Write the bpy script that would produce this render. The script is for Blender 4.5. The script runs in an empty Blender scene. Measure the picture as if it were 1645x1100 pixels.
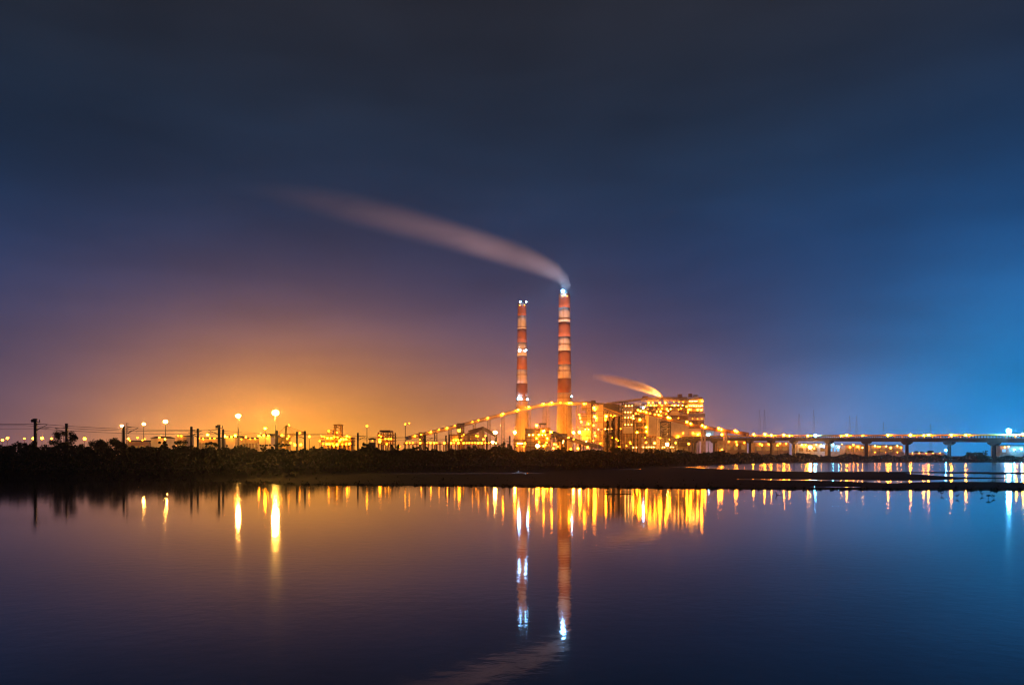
import bpy, bmesh, math, random
import numpy as np
from mathutils import Vector
rad = math.radians
sc = bpy.context.scene
COL = sc.collection
random.seed(7)
rng = np.random.default_rng(7)

# ------------------------------------------------------------------ camera
CAM_Z, HOR, FOC = 3.5, 735.0, 1279.0      # eye height, horizon row and focal length in photo pixels
cam = bpy.data.cameras.new("camera")
cam_ob = bpy.data.objects.new("camera", cam)
COL.objects.link(cam_ob)
sc.camera = cam_ob
cam_ob.location = (0, 0, CAM_Z)
cam_ob.rotation_euler = (rad(90), 0, 0)
cam.sensor_width = 36
cam.lens = 36 * FOC / 1645
cam.shift_y = (HOR - 550) / 1645
cam.clip_start, cam.clip_end = 0.5, 20000
sc.view_settings.view_transform = 'Standard'
sc.view_settings.look = 'None'
sc.view_settings.exposure = 0
sc.view_settings.gamma = 1
sc.cycles.max_bounces = 6
sc.cycles.volume_bounces = 2
sc.cycles.glossy_bounces = 3
sc.cycles.diffuse_bounces = 2
sc.cycles.transparent_max_bounces = 8
sc.cycles.sample_clamp_indirect = 6
sc.cycles.volume_max_steps = 256
sc.cycles.use_denoising = True
sc.cycles.pixel_filter_type = 'BLACKMAN_HARRIS'
sc.cycles.filter_width = 1.15


def at(px, py, d):
    """a point seen at photo pixel (px, py), d metres ahead of the camera"""
    return Vector(((px - 822.5) / FOC * d, d, CAM_Z + (HOR - py) / FOC * d))


# ------------------------------------------------------------------ node helpers
class N:
    def __init__(self, nt):
        self.nt = nt

    def new(self, t, **kw):
        n = self.nt.nodes.new(t)
        for k, v in kw.items():
            setattr(n, k, v)
        return n

    def put(self, sock, v):
        if isinstance(v, bpy.types.NodeSocket):
            self.nt.links.new(v, sock)
        elif isinstance(v, (tuple, list)) and len(v) == 3 and sock.type == 'RGBA':
            sock.default_value = (*v, 1)
        else:
            sock.default_value = v

    def math(self, op, a, b=0.0, c=None, clamp=False):
        n = self.new('ShaderNodeMath', operation=op, use_clamp=clamp)
        self.put(n.inputs[0], a)
        self.put(n.inputs[1], b)
        if c is not None:
            self.put(n.inputs[2], c)
        return n.outputs[0]

    def mix(self, f, a, b, mode='MIX'):
        n = self.new('ShaderNodeMix', data_type='RGBA', blend_type=mode)
        n.clamp_factor = True
        self.put(n.inputs[0], f)
        self.put(n.inputs[6], a)
        self.put(n.inputs[7], b)
        return n.outputs[2]

    def noise(self, scale, detail=4.0, vec=None, rough=.55):
        n = self.new('ShaderNodeTexNoise')
        n.inputs['Scale'].default_value = scale
        n.inputs['Detail'].default_value = detail
        n.inputs['Roughness'].default_value = rough
        if vec is not None:
            self.put(n.inputs['Vector'], vec)
        return n.outputs[0]


# ------------------------------------------------------------------ night sky
world = bpy.data.worlds.new("World")
sc.world = world
world.use_nodes = True
W = N(world.node_tree)
world.node_tree.nodes.clear()
tc = W.new('ShaderNodeTexCoord')
sep = W.new('ShaderNodeSeparateXYZ')
W.put(sep.inputs[0], tc.outputs['Generated'])
sx, sy, sz = sep.outputs
az = W.math('MULTIPLY', W.math('ARCTAN2', sx, sy), 57.2958)
el = W.math('MULTIPLY', W.math('ARCSINE', sz), 57.2958)
elp = W.math('MAXIMUM', el, 0.0)


def gauss(a0, sa, e0, se, power=2.0):
    """soft patch of skyglow centred on azimuth a0, elevation e0 (degrees)"""
    da = W.math('ABSOLUTE', W.math('DIVIDE', W.math('SUBTRACT', az, a0), sa))
    de = W.math('ABSOLUTE', W.math('DIVIDE', W.math('SUBTRACT', elp, e0), se))
    s = W.math('ADD', W.math('POWER', da, power), W.math('POWER', de, power))
    return W.math('EXPONENT', W.math('MULTIPLY', s, -1.0))


def ramp(val, stops):
    n = W.new('ShaderNodeValToRGB')
    W.put(n.inputs[0], W.math('DIVIDE', val, 40.0))
    r = n.color_ramp
    r.interpolation = 'B_SPLINE'
    r.elements[0].position, r.elements[1].position = stops[0][0] / 40, stops[-1][0] / 40
    r.elements[0].color, r.elements[1].color = (*stops[0][1], 1), (*stops[-1][1], 1)
    for p, c in stops[1:-1]:
        e = r.elements.new(p / 40)
        e.color = (*c, 1)
    return n.outputs[0]


SKY_BASE = [(0, (.120, .078, .140)), (4, (.078, .072, .155)), (8, (.036, .056, .150)), (13, (.012, .038, .112)),
            (18, (.010, .030, .072)), (24, (.014, .023, .043)), (30, (.019, .021, .031)), (40, (.019, .021, .030))]
skycol = ramp(elp, SKY_BASE)


def addglow(col, f, amt, c):
    return W.mix(1.0, col, W.mix(W.math('MULTIPLY', f, amt, clamp=True), (0, 0, 0), c), 'ADD')


cloud = W.noise(2.2, 5, tc.outputs['Generated'], .5)
skycol = W.mix(W.math('MULTIPLY', gauss(-15, 13, -2, 9.0), .97, clamp=True), skycol, (.56, .19, .030))
skycol = addglow(skycol, gauss(-15, 11, -1, 6.0), 1.0, (.95, .35, .0))
skycol = addglow(skycol, gauss(5, 13, -1, 5.0), 1.0, (.42, .15, .01))
blue_f = gauss(35, 12.5, 2.0, 7.8)
skycol = W.mix(W.math('MULTIPLY', blue_f, 1.1, clamp=True), skycol, (.0, .24, .60))
skycol = addglow(skycol, gauss(36, 15, 6, 13), 1.0, (.0, .020, .085))
skycol = addglow(skycol, gauss(22, 7, 0, 4), 1.0, (.02, .06, .12))
mpn = W.new('ShaderNodeMapping')
mpn.inputs['Scale'].default_value = (1.0, 1.0, 4.0)
mpn.inputs['Rotation'].default_value = (0, rad(14), 0)
W.put(mpn.inputs[0], tc.outputs['Generated'])
streak = W.noise(2.6, 4, mpn.outputs[0], .5)
cl = W.math('MULTIPLY_ADD', cloud, .7, W.math('MULTIPLY_ADD', streak, 1.1, .10))
skycol = W.mix(1.0, skycol, cl, 'MULTIPLY')
nish = W.new('ShaderNodeTexSky', sky_type='NISHITA', sun_disc=False, sun_elevation=rad(-6), sun_rotation=rad(140))
bg1, bg2 = W.new('ShaderNodeBackground'), W.new('ShaderNodeBackground')
W.put(bg1.inputs[0], skycol)
SKY_GAIN = 1.0
bg1.inputs[1].default_value = SKY_GAIN
W.put(bg2.inputs[0], nish.outputs[0])
bg2.inputs[1].default_value = .05
adds = W.new('ShaderNodeAddShader')
W.put(adds.inputs[0], bg1.outputs[0])
W.put(adds.inputs[1], bg2.outputs[0])
wo = W.new('ShaderNodeOutputWorld')
W.put(wo.inputs[0], adds.outputs[0])

# ------------------------------------------------------------------ materials
MAT = {}


def mat(name, col, rough=.7, col2=None, scale=.3, metal=0.0, bump=0.0, detail=5, spec=.5):
    m = bpy.data.materials.new(name)
    m.use_nodes = True
    n = N(m.node_tree)
    p = m.node_tree.nodes['Principled BSDF']
    co = n.new('ShaderNodeTexCoord').outputs['Object']
    nz = n.noise(scale, detail, co)
    c2 = col2 or tuple(c * .6 for c in col)
    f = n.math('MULTIPLY_ADD', nz, 2.6, -.8, clamp=True)
    n.put(p.inputs['Base Color'], n.mix(f, c2, col))
    p.inputs['Roughness'].default_value = rough
    p.inputs['Metallic'].default_value = metal
    p.inputs['Specular IOR Level'].default_value = spec
    if bump:
        b = n.new('ShaderNodeBump')
        b.inputs['Strength'].default_value = bump
        n.put(b.inputs['Height'], nz)
        n.put(p.inputs['Normal'], b.outputs[0])
    MAT[name] = m
    return m


def glow(name, col, s):
    m = bpy.data.materials.new(name)
    m.use_nodes = True
    nt = m.node_tree
    nt.nodes.clear()
    o = nt.nodes.new('ShaderNodeOutputMaterial')
    e = nt.nodes.new('ShaderNodeEmission')
    e.inputs[0].default_value = (*col, 1)
    e.inputs[1].default_value = s
    nt.links.new(e.outputs[0], o.inputs[0])
    MAT[name] = m
    return m


mat('concrete', (.52, .47, .41), .85, (.40, .36, .31), .12)
mat('shaded_concrete', (.075, .068, .06), .9, (.045, .04, .036), .15, spec=.1)  # bridge concrete, darkened in its colour to stand for the unlit side
mat('chimney_white', (.72, .63, .52), .7, (.58, .49, .39), .10)
mat('chimney_red', (.40, .135, .065), .7, (.28, .09, .045), .10)
mat('dark_steel', (.05, .045, .04), .6)
mat('pole_steel', (.08, .075, .07), .5)
mat('painted_steel', (.44, .37, .29), .6, (.26, .19, .13), .25)
mat('rusty_steel', (.30, .15, .08), .7, (.16, .08, .05), .3)
mat('cream_cladding', (.72, .64, .52), .6, (.56, .48, .38), .2)
mat('grey_cladding', (.26, .25, .30), .55, (.18, .17, .21), .2)
mat('white_cladding', (.78, .76, .74), .6, (.62, .60, .58), .2)
mat('yellow_paint', (.78, .54, .09), .55, (.62, .42, .07), .3)
mat('roof_sheet', (.10, .09, .085), .6)
mat('bark', (.07, .05, .035), .9)
mat('leaf', (.040, .055, .028), .8, (.024, .032, .018), .35)
mat('leaf_dry', (.055, .050, .032), .85, (.034, .030, .020), .35)
mat('mud', (.013, .013, .013), .85, (.008, .008, .008), .35, bump=.3, spec=.02)
mat('earth', (.050, .040, .028), .9, (.028, .024, .018), .05, spec=.1)
mat('feather', (.04, .04, .045), .8)
mat('cable', (.03, .03, .03), .6)
mat('porcelain', (.20, .12, .08), .3)
SOD, WARM = (1.0, .245, .005), (1.0, .42, .07)
for k in ('leaf', 'leaf_dry'):
    MAT[k].node_tree.nodes['Principled BSDF'].inputs['Specular IOR Level'].default_value = .1
glow('sodium_lamp', SOD, 90)
glow('sodium_small', SOD, 28)
glow('sodium_dim', SOD, 55)
glow('sodium_bright', SOD, 165)
glow('chimney_flood', SOD, 3600)
glow('mast_bright', WARM, 1300)
glow('mast_far', WARM, 420)
glow('mast_brightest', (1.0, .46, .06), 4200)
glow('bridge_lamp_light', (1.0, .25, .005), 420)
glow('white_beacon', (.22, .55, 1.0), 160)
glow('beacon_bright', (.20, .55, 1.0), 450)
glow('blue_flood', (.10, .55, 1.0), 1600)
glow('blue_lamp_light', (.10, .50, 1.0), 260)
glow('tube_light', (1.0, .40, .06), 45)
glow('lit_window', (1.0, .42, .08), .3)
glow('lit_window_blue', (.25, .60, 1.0), 1.0)

# water
wm = bpy.data.materials.new('water')
wm.use_nodes = True
n = N(wm.node_tree)
p = wm.node_tree.nodes['Principled BSDF']
p.inputs['Base Color'].default_value = (.006, .008, .011, 1)
p.inputs['IOR'].default_value = 1.38
co = n.new('ShaderNodeTexCoord').outputs['Object']
sp = n.new('ShaderNodeSeparateXYZ')
n.put(sp.inputs[0], co)
wind = n.math('DIVIDE', n.math('SUBTRACT', sp.outputs[1], 120.0), 70.0, clamp=True)   # open wind beyond the spit
n.put(p.inputs['Roughness'], n.math('MULTIPLY_ADD', wind, .085, n.math('MULTIPLY_ADD', n.noise(.035, 3, co), .03, .035)))
b = n.new('ShaderNodeBump')
b.inputs['Strength'].default_value = 1.0
b.inputs['Distance'].default_value = .0028
n.put(b.inputs['Height'], n.noise(2.2, 3, co, .5))
n.put(p.inputs['Normal'], b.outputs[0])
MAT['water'] = wm


# ------------------------------------------------------------------ mesh helper
def frame_of(d):
    d = d.normalized()
    up = Vector((0, 0, 1)) if abs(d.z) < .95 else Vector((0, 1, 0))
    s = d.cross(up).normalized()
    return d, s, s.cross(d).normalized()


class MB:
    """collects boxes, bars, tubes and balls in world metres; build() links them as ONE mesh object"""

    def __init__(self):
        self.v, self.f, self.m = [], [], []

    def add(self, vs, fs, mi=0):
        k = len(self.v)
        self.v += [tuple(x) for x in vs]
        self.f += [tuple(i + k for i in f) for f in fs]
        self.m += [mi] * len(fs)
        return self

    def box(self, a, b, mi=0):
        x0, y0, z0 = a
        x1, y1, z1 = b
        return self.add([(x0, y0, z0), (x1, y0, z0), (x1, y1, z0), (x0, y1, z0), (x0, y0, z1), (x1, y0, z1), (x1, y1, z1), (x0, y1, z1)],
                        [(0, 3, 2, 1), (4, 5, 6, 7), (0, 1, 5, 4), (1, 2, 6, 5), (2, 3, 7, 6), (3, 0, 4, 7)], mi)

    def bar(self, p, q, w, h=None, mi=0):
        p, q = Vector(p), Vector(q)
        h = h or w
        d, s, u = frame_of(q - p)
        vs = [c + s * (w / 2 * i) + u * (h / 2 * j) for c in (p, q) for i, j in ((-1, -1), (1, -1), (1, 1), (-1, 1))]
        return self.add(vs, [(0, 1, 2, 3), (7, 6, 5, 4), (0, 4, 5, 1), (1, 5, 6, 2), (2, 6, 7, 3), (3, 7, 4, 0)], mi)

    def tube(self, p, q, r0, r1=None, n=10, mi=0, caps=True):
        p, q = Vector(p), Vector(q)
        r1 = r0 if r1 is None else r1
        d, s, u = frame_of(q - p)
        vs = []
        for c, r in ((p, r0), (q, r1)):
            for k in range(n):
                a = 2 * math.pi * k / n
                vs.append(c + s * (r * math.cos(a)) + u * (r * math.sin(a)))
        fs = [(n + k, n + (k + 1) % n, (k + 1) % n, k) for k in range(n)]
        if caps:
            fs += [tuple(range(n)), tuple(range(2 * n - 1, n - 1, -1))]
        return self.add(vs, fs, mi)

    def path(self, pts, rs, n=8, mi=0):
        pts = [Vector(x) for x in pts]
        vs, fs = [], []
        for i, c in enumerate(pts):
            d = pts[min(i + 1, len(pts) - 1)] - pts[max(i - 1, 0)]
            _, s, u = frame_of(d)
            for k in range(n):
                a = 2 * math.pi * k / n
                vs.append(c + s * (rs[i] * math.cos(a)) + u * (rs[i] * math.sin(a)))
        for i in range(len(pts) - 1):
            for k in range(n):
                a, b2 = i * n + k, i * n + (k + 1) % n
                fs.append((a + n, b2 + n, b2, a))
        fs += [tuple(range(n)), tuple(range(len(pts) * n - 1, (len(pts) - 1) * n - 1, -1))]
        return self.add(vs, fs, mi)

    def lathe(self, c, prof, n=20, mi=0):
        """prof: (radius, z) from the bottom up, round the vertical through c"""
        c = Vector(c)
        vs, fs = [], []
        for r, z in prof:
            for k in range(n):
                a = 2 * math.pi * k / n
                vs.append((c.x + r * math.cos(a), c.y + r * math.sin(a), c.z + z))
        for i in range(len(prof) - 1):
            for k in range(n):
                a, b2 = i * n + k, i * n + (k + 1) % n
                fs.append((a, b2, b2 + n, a + n))
        fs += [tuple(range(n - 1, -1, -1)), tuple(range((len(prof) - 1) * n, len(prof) * n))]
        return self.add(vs, fs, mi)

    def ball(self, c, r, n=8, mi=0, sq=1.0):
        m = n // 2
        prof = [(max(r * math.sin(math.pi * i / m), r * .05), -r * sq * math.cos(math.pi * i / m)) for i in range(m + 1)]
        return self.lathe(c, prof, n, mi)

    def build(self, name, mats, parent=None, smooth=False, loc=None):
        if not isinstance(mats, (list, tuple)):
            mats = [mats]
        o0 = Vector(parent['origin']) if parent is not None else Vector(loc or (0, 0, 0))
        me = bpy.data.meshes.new(name)
        me.from_pydata([(x - o0.x, y - o0.y, z - o0.z) for x, y, z in self.v], [], self.f)
        for m in mats:
            me.materials.append(MAT[m])
        me.polygons.foreach_set('material_index', self.m)
        if smooth:
            me.polygons.foreach_set('use_smooth', [True] * len(self.f))
        me.update()
        o = bpy.data.objects.new(name, me)
        COL.objects.link(o)
        if parent is not None:
            r = parent
            par = r.get('holder') or None
            o.parent = r
            o['origin'] = list(o0)
        else:
            o.location = o0
            o['origin'] = list(o0)
        return o


def tag(o, label=None, cat=None, group=None, kind=None):
    for k, v in (('label', label), ('category', cat), ('group', group), ('kind', kind)):
        if v:
            o[k] = v
    return o


def thing(name, loc, label, cat, group=None):
    o = bpy.data.objects.new(name, None)
    COL.objects.link(o)
    o.location = loc
    o['origin'] = list(loc)
    return tag(o, label, cat, group)


def copy_tree(o, parent=None):
    c = o.copy()
    COL.objects.link(c)
    c.parent = parent
    for ch in list(o.children):
        copy_tree(ch, c)
    return c


# ------------------------------------------------------------------ terrain, mud flats and water
def interp(tab, x):
    return np.interp(x, [t[0] for t in tab], [t[1] for t in tab])


def fbm1(x, seed, octs=4):
    out, a, f = 0 * x, 1.0, 1.0
    r = np.random.default_rng(seed)
    for _ in range(octs):
        ph = r.uniform(0, 6.28, 4)
        out = out + a * (np.sin(x * f + ph[0]) + np.sin(x * f * 1.37 + ph[1]) + np.sin(x * f * .71 + ph[2])) / 3
        a, f = a * .55, f * 2.1
    return out


POND = [(-900, 768), (0, 769.5), (300, 772.5), (420, 776), (480, 779.3), (700, 780.5), (900, 783), (1200, 786), (1645, 788), (2600, 790)]
WET = [   # wet channels behind the spit: (column, upper row, lower row)
    [(560, 760, 760), (600, 759.6, 760.6), (680, 759.0, 761.1), (780, 759.0, 760.9), (860, 759.6, 760.4), (880, 760, 760)],
    [(826, 757.5, 757.5), (833, 756.3, 758.7), (850, 756.0, 758.0), (858, 756.8, 756.8)],
    [(938, 754, 754), (955, 752.8, 754.3), (1018, 752.2, 753.9), (1030, 753, 753)],
    [(1075, 750, 750), (1110, 747.8, 750.8), (1180, 745, 753.5), (1240, 743.3, 756), (1310, 742.6, 757.6), (1400, 742.2, 757.2), (1645, 742, 758.2), (2600, 742, 760)],
    [(1455, 760, 760), (1500, 759.6, 763.6), (1540, 760.4, 766), (1600, 761.6, 766.6), (1645, 761.8, 769), (2600, 763, 770)],
    [(1170, 769.6, 769.6), (1220, 769.6, 770.6), (1300, 770.2, 771.4), (1350, 770.8, 772.4), (1430, 771.6, 776.2), (1480, 771.2, 774), (1560, 769, 773.6), (1645, 768, 774.4), (2600, 768, 776)],
    [(1300, 781.6, 781.6), (1335, 781.2, 782.2), (1372, 781.4, 782.6), (1385, 782, 782)],
]
SHORE = [(-900, 768), (0, 769.5), (300, 772.5), (480, 768), (560, 760.5), (880, 758.5), (1000, 752.5), (1075, 749.5), (1180, 745), (1240, 743.3), (1400, 742.2), (2600, 742)]
LAND_Z = [(-900, 4.0), (900, 4.0), (1100, 3.2), (2600, 2.8)]


def wetness(PX, Y):
    """signed rows inside water (>0) or on mud (<0)"""
    s = Y - (interp(POND, PX) + .45 * fbm1(PX * .045, 3) + .35 * fbm1(PX * .4, 4, 2))
    for k, tab in enumerate(WET):
        xs = [t[0] for t in tab]
        top = np.interp(PX, xs, [t[1] for t in tab]) + .18 * fbm1(PX * .06, 10 + k)
        bot = np.interp(PX, xs, [t[2] for t in tab]) + .22 * fbm1(PX * .05, 30 + k)
        q = np.minimum(Y - top, bot - Y)
        q = np.where((PX < xs[0]) | (PX > xs[-1]), -5, q)
        s = np.maximum(s, q)
    return s


def rail_d(PX):
    u = (PX - 822.5) / FOC
    t = (-112 - u * 187) / (u * 155 - 101)
    return 187 + 155 * np.clip(t, -1.2, 1.25)


def ground_z(PX, D):
    Y = HOR + CAM_Z * FOC / D
    s = wetness(PX, Y)
    rows_to_m = np.clip(s, -3, 4)
    z = np.where(s > 0, -.10 * rows_to_m - .04, -.016 * rows_to_m + .015)
    X = (PX - 822.5) / FOC * D
    z = z + np.where(s < 0, .014 * np.sin(X * .9 + D * .31) * np.sin(D * .5 + X * .13), 0)
    ds = CAM_Z * FOC / (interp(SHORE, PX) - HOR)
    ramp_len = np.where(PX < 900, np.clip(rail_d(PX) - ds - 12, 25, 90), 45)
    t = np.clip((D - ds - 3) / ramp_len, 0, 1)
    t = t * t * (3 - 2 * t)
    z = z + interp(LAND_Z, PX) * t
    far = np.clip((D - 1900) / 1100, 0, 1)
    return z + 7 * far


cols = np.concatenate([np.arange(-700, -60, 20), np.arange(-60, 1720, 3.5), np.arange(1720, 2351, 20)])
ypx = np.arange(796, 741.4, -.32)
rows = np.concatenate([[10, 20, 35, 50, 60, 68], CAM_Z * FOC / (ypx - HOR), np.geomspace(760, 3000, 26)])
GX, GD = np.meshgrid(cols, rows)
GZ = ground_z(GX, GD)
V = np.stack([(GX - 822.5) / FOC * GD, GD, GZ], -1).reshape(-1, 3)
nc, nr = len(cols), len(rows)
idx = np.arange(nc * nr).reshape(nr, nc)
F = np.stack([idx[:-1, :-1], idx[:-1, 1:], idx[1:, 1:], idx[1:, :-1]], -1).reshape(-1, 4)


def np_mesh(name, V, F, mats, smooth=False, mi=None):
    me = bpy.data.meshes.new(name)
    k = F.shape[1]
    me.vertices.add(len(V))
    me.vertices.foreach_set('co', np.asarray(V, np.float32).ravel())
    me.loops.add(F.size)
    me.loops.foreach_set('vertex_index', F.astype(np.int32).ravel())
    me.polygons.add(len(F))
    me.polygons.foreach_set('loop_start', np.arange(0, F.size, k, dtype=np.int32))
    me.polygons.foreach_set('loop_total', np.full(len(F), k, np.int32))
    for m in mats:
        me.materials.append(MAT[m])
    if mi is not None:
        me.polygons.foreach_set('material_index', np.asarray(mi, np.int32))
    me.polygons.foreach_set('use_smooth', np.full(len(F), smooth))
    me.update(calc_edges=True)
    o = bpy.data.objects.new(name, me)
    COL.objects.link(o)
    return o


gy = V[F[:, 0], 1]
gz = V[F[:, 0], 2]
tag(np_mesh('ground', V, F, ['mud', 'earth'], True, (gz > 1.2).astype(int)), kind='structure')
wv = np.array([(-3000, -500, 0), (3000, -500, 0), (3000, 900, 0), (-3000, 900, 0)], float)
tag(np_mesh('water', wv, np.array([[0, 1, 2, 3]]), ['water']), kind='structure')


def gz_at(x, d):
    return float(ground_z(np.array([822.5 + x / d * FOC]), np.array([float(d)]))[0])


def land(px, d):
    """ground point below photo column px at distance d"""
    x = (px - 822.5) / FOC * d
    return Vector((x, d, gz_at(x, d)))


# ------------------------------------------------------------------ vegetation
def leaf_quads(C, size, r=rng):
    """random leaf-sized faces at points C"""
    n = len(C)
    a = r.normal(size=(n, 3))
    a /= np.linalg.norm(a, axis=1)[:, None]
    b = np.cross(a, r.normal(size=(n, 3)))
    b /= np.linalg.norm(b, axis=1)[:, None]
    s = size * r.uniform(.6, 1.4, (n, 1))
    V = np.stack([C - a * s, C - b * s * .55, C + a * s, C + b * s * .55], 1).reshape(-1, 3)
    return V, np.arange(4 * n).reshape(n, 4)


TOPS = [(-700, 711), (0, 710), (60, 711.5), (130, 714), (200, 717), (280, 715), (330, 715), (400, 718), (470, 720), (540, 717.5), (640, 718.5),
        (700, 721), (760, 718), (810, 717), (860, 723), (920, 720), (1010, 721), (1060, 722), (1100, 722), (1200, 725.5), (1300, 728.5), (1400, 730), (1500, 729), (1645, 731), (2350, 731)]


def thicket():
    n = 95000
    px = rng.uniform(-330, 1980, n)
    ds = CAM_Z * FOC / (interp(SHORE, px) - HOR)
    back = np.where(px < 900, rail_d(px) - 4, ds * 1.22 + 12)
    back = np.maximum(back, ds + 25)
    t = rng.beta(2.0, 1.3, n)
    D = ds + 2 + (back - ds - 2) * t
    x = (px - 822.5) / FOC * D
    gzv = ground_z(px, D)
    clump = .5 + .5 * np.sin(x * .55 + 2.1 * np.sin(D * .21)) * np.sin(D * .4 + 1.7 * np.sin(x * .23))
    ztop = CAM_Z + (HOR - interp(TOPS, px)) / FOC * back + (.85 * fbm1(px * .09, 77, 5) - .35) * back / 250
    hmax = (ztop - gzv) * np.clip((D - ds) / (back - ds), 0, 1) ** .55 * (.62 + .42 * clump)
    hmax = np.clip(hmax, .25, None)
    z = gzv + hmax * rng.beta(1.6, 1.0, n)
    C = np.stack([x, D, z], 1)
    size = np.clip(D / 250, .55, 2.6)[:, None] * .42
    V, F = leaf_quads(C, size)
    tag(np_mesh('scrub', V, F, ['leaf', 'leaf_dry'], False, (rng.random(len(F)) > .7).astype(int)), kind='stuff')


thicket()


def tufts():
    """short grass, weed and clods along the broken edge of the mud spit"""
    n = 7000
    px = rng.uniform(-200, 1900, n)
    keep = fbm1(px * .21, 55, 4) + rng.normal(0, .35, n) > .05
    px = px[keep]
    n = len(px)
    Y = interp(POND, px) - np.abs(rng.normal(0, 1.0, n)) - .1
    Y = np.where(rng.random(n) > .75, Y - rng.uniform(0, 14, n), Y)
    Y = np.maximum(Y, 758)
    D = CAM_Z * FOC / (Y - HOR)
    ok = wetness(px, Y) < .3
    px, D = px[ok], D[ok]
    n = len(px)
    x = (px - 822.5) / FOC * D
    z = ground_z(px, D)
    h = rng.gamma(2.0, .045, n) + .03
    w = rng.uniform(.02, .16, n)
    l = rng.normal(0, .5, n) * h
    V = np.stack([np.stack([x - w, D, z - .05], 1), np.stack([x + w, D, z - .05], 1), np.stack([x + w * .4 + l, D + w, z + h], 1), np.stack([x - w * .4 + l, D + w, z + h * .8], 1)], 1).reshape(-1, 3)
    tag(np_mesh('grass', V, np.arange(4 * n).reshape(n, 4), ['leaf', 'mud'], False, (rng.random(n) > .5).astype(int)), kind='stuff')


tufts()


def tree(px, top, wid, d, label, kind='round', group=None, name='tree', leafmat='leaf', sink=0.0):
    base = land(px, d)
    base.z -= .15
    H = CAM_Z + (HOR - top) / FOC * d - base.z
    wd = wid / FOC * d
    root = thing(name, base, label, name if name in ('tree', 'bush') else 'tree', group)
    r = np.random.default_rng(int(px * 7 + top))
    tr = MB()
    if kind == 'bush':
        lo, hi, nl = .0, 1.0, 12
    elif kind == 'column':
        lo, hi, nl = .12, 1.0, 12
    elif kind == 'flat':
        lo, hi, nl = .62, 1.0, 7
    else:
        lo, hi, nl = .24, 1.0, 17
    th = H * (.82 if kind != 'bush' else .5)
    r0 = max(.06, H * .022)
    tr.path([base, base + Vector((r.uniform(-.02, .02) * H, 0, th * .5)), base + Vector((r.uniform(-.05, .05) * H, 0, th))], [r0, r0 * .75, r0 * .3], 7)
    Cs = []
    for i in range(nl):
        if kind == 'column':
            f = lo + (hi - lo) * (i + .5) / nl
            rx = wd * .5 * (1.05 - .65 * abs(f - .4) / .6) * r.uniform(.75, 1.1)
            c = np.array([r.uniform(-.12, .12) * wd, r.uniform(-.1, .1) * wd, H * f])
            rz = H * .085
        else:
            f = r.uniform(lo + .12, hi - .13)
            spread = math.sqrt(max(.05, 1 - ((f - (lo + hi) / 2) / (hi - lo) * 1.5) ** 2))
            c = np.array([r.uniform(-.42, .42) * wd * spread, r.uniform(-.36, .36) * wd * spread, H * f])
            rx = wd * r.uniform(.09, .19)
            rz = min(rx, H * (hi - lo) * .26) * (.65 if kind == 'flat' else .9)
        tip = base + Vector(c)
        st = base + Vector((0, 0, th * min(.9, max(.25, f * .55))))
        tr.path([st, (st + tip) / 2 + Vector((0, 0, .03 * H)), tip], [r0 * .45, r0 * .3, r0 * .12], 5)
        k = int(260 if kind != 'column' else 260)
        dirs = r.normal(size=(k, 3))
        dirs /= np.linalg.norm(dirs, axis=1)[:, None]
        rr = r.uniform(.1, 1.12, (k, 1)) ** .75
        Cs.append(c + dirs * rr * np.array([rx, rx, rz]))
    C = np.concatenate(Cs)
    C[:, 2] = np.clip(C[:, 2], .1, H)
    V, F = leaf_quads(C, max(.13, wd * .024) if kind != 'column' else wd * .06, r)
    tr.build('trunk', 'bark', root)
    cr = np_mesh('crown', V, F, [leafmat])
    cr.parent = root
    cr['origin'] = list(base)
    return root


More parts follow.
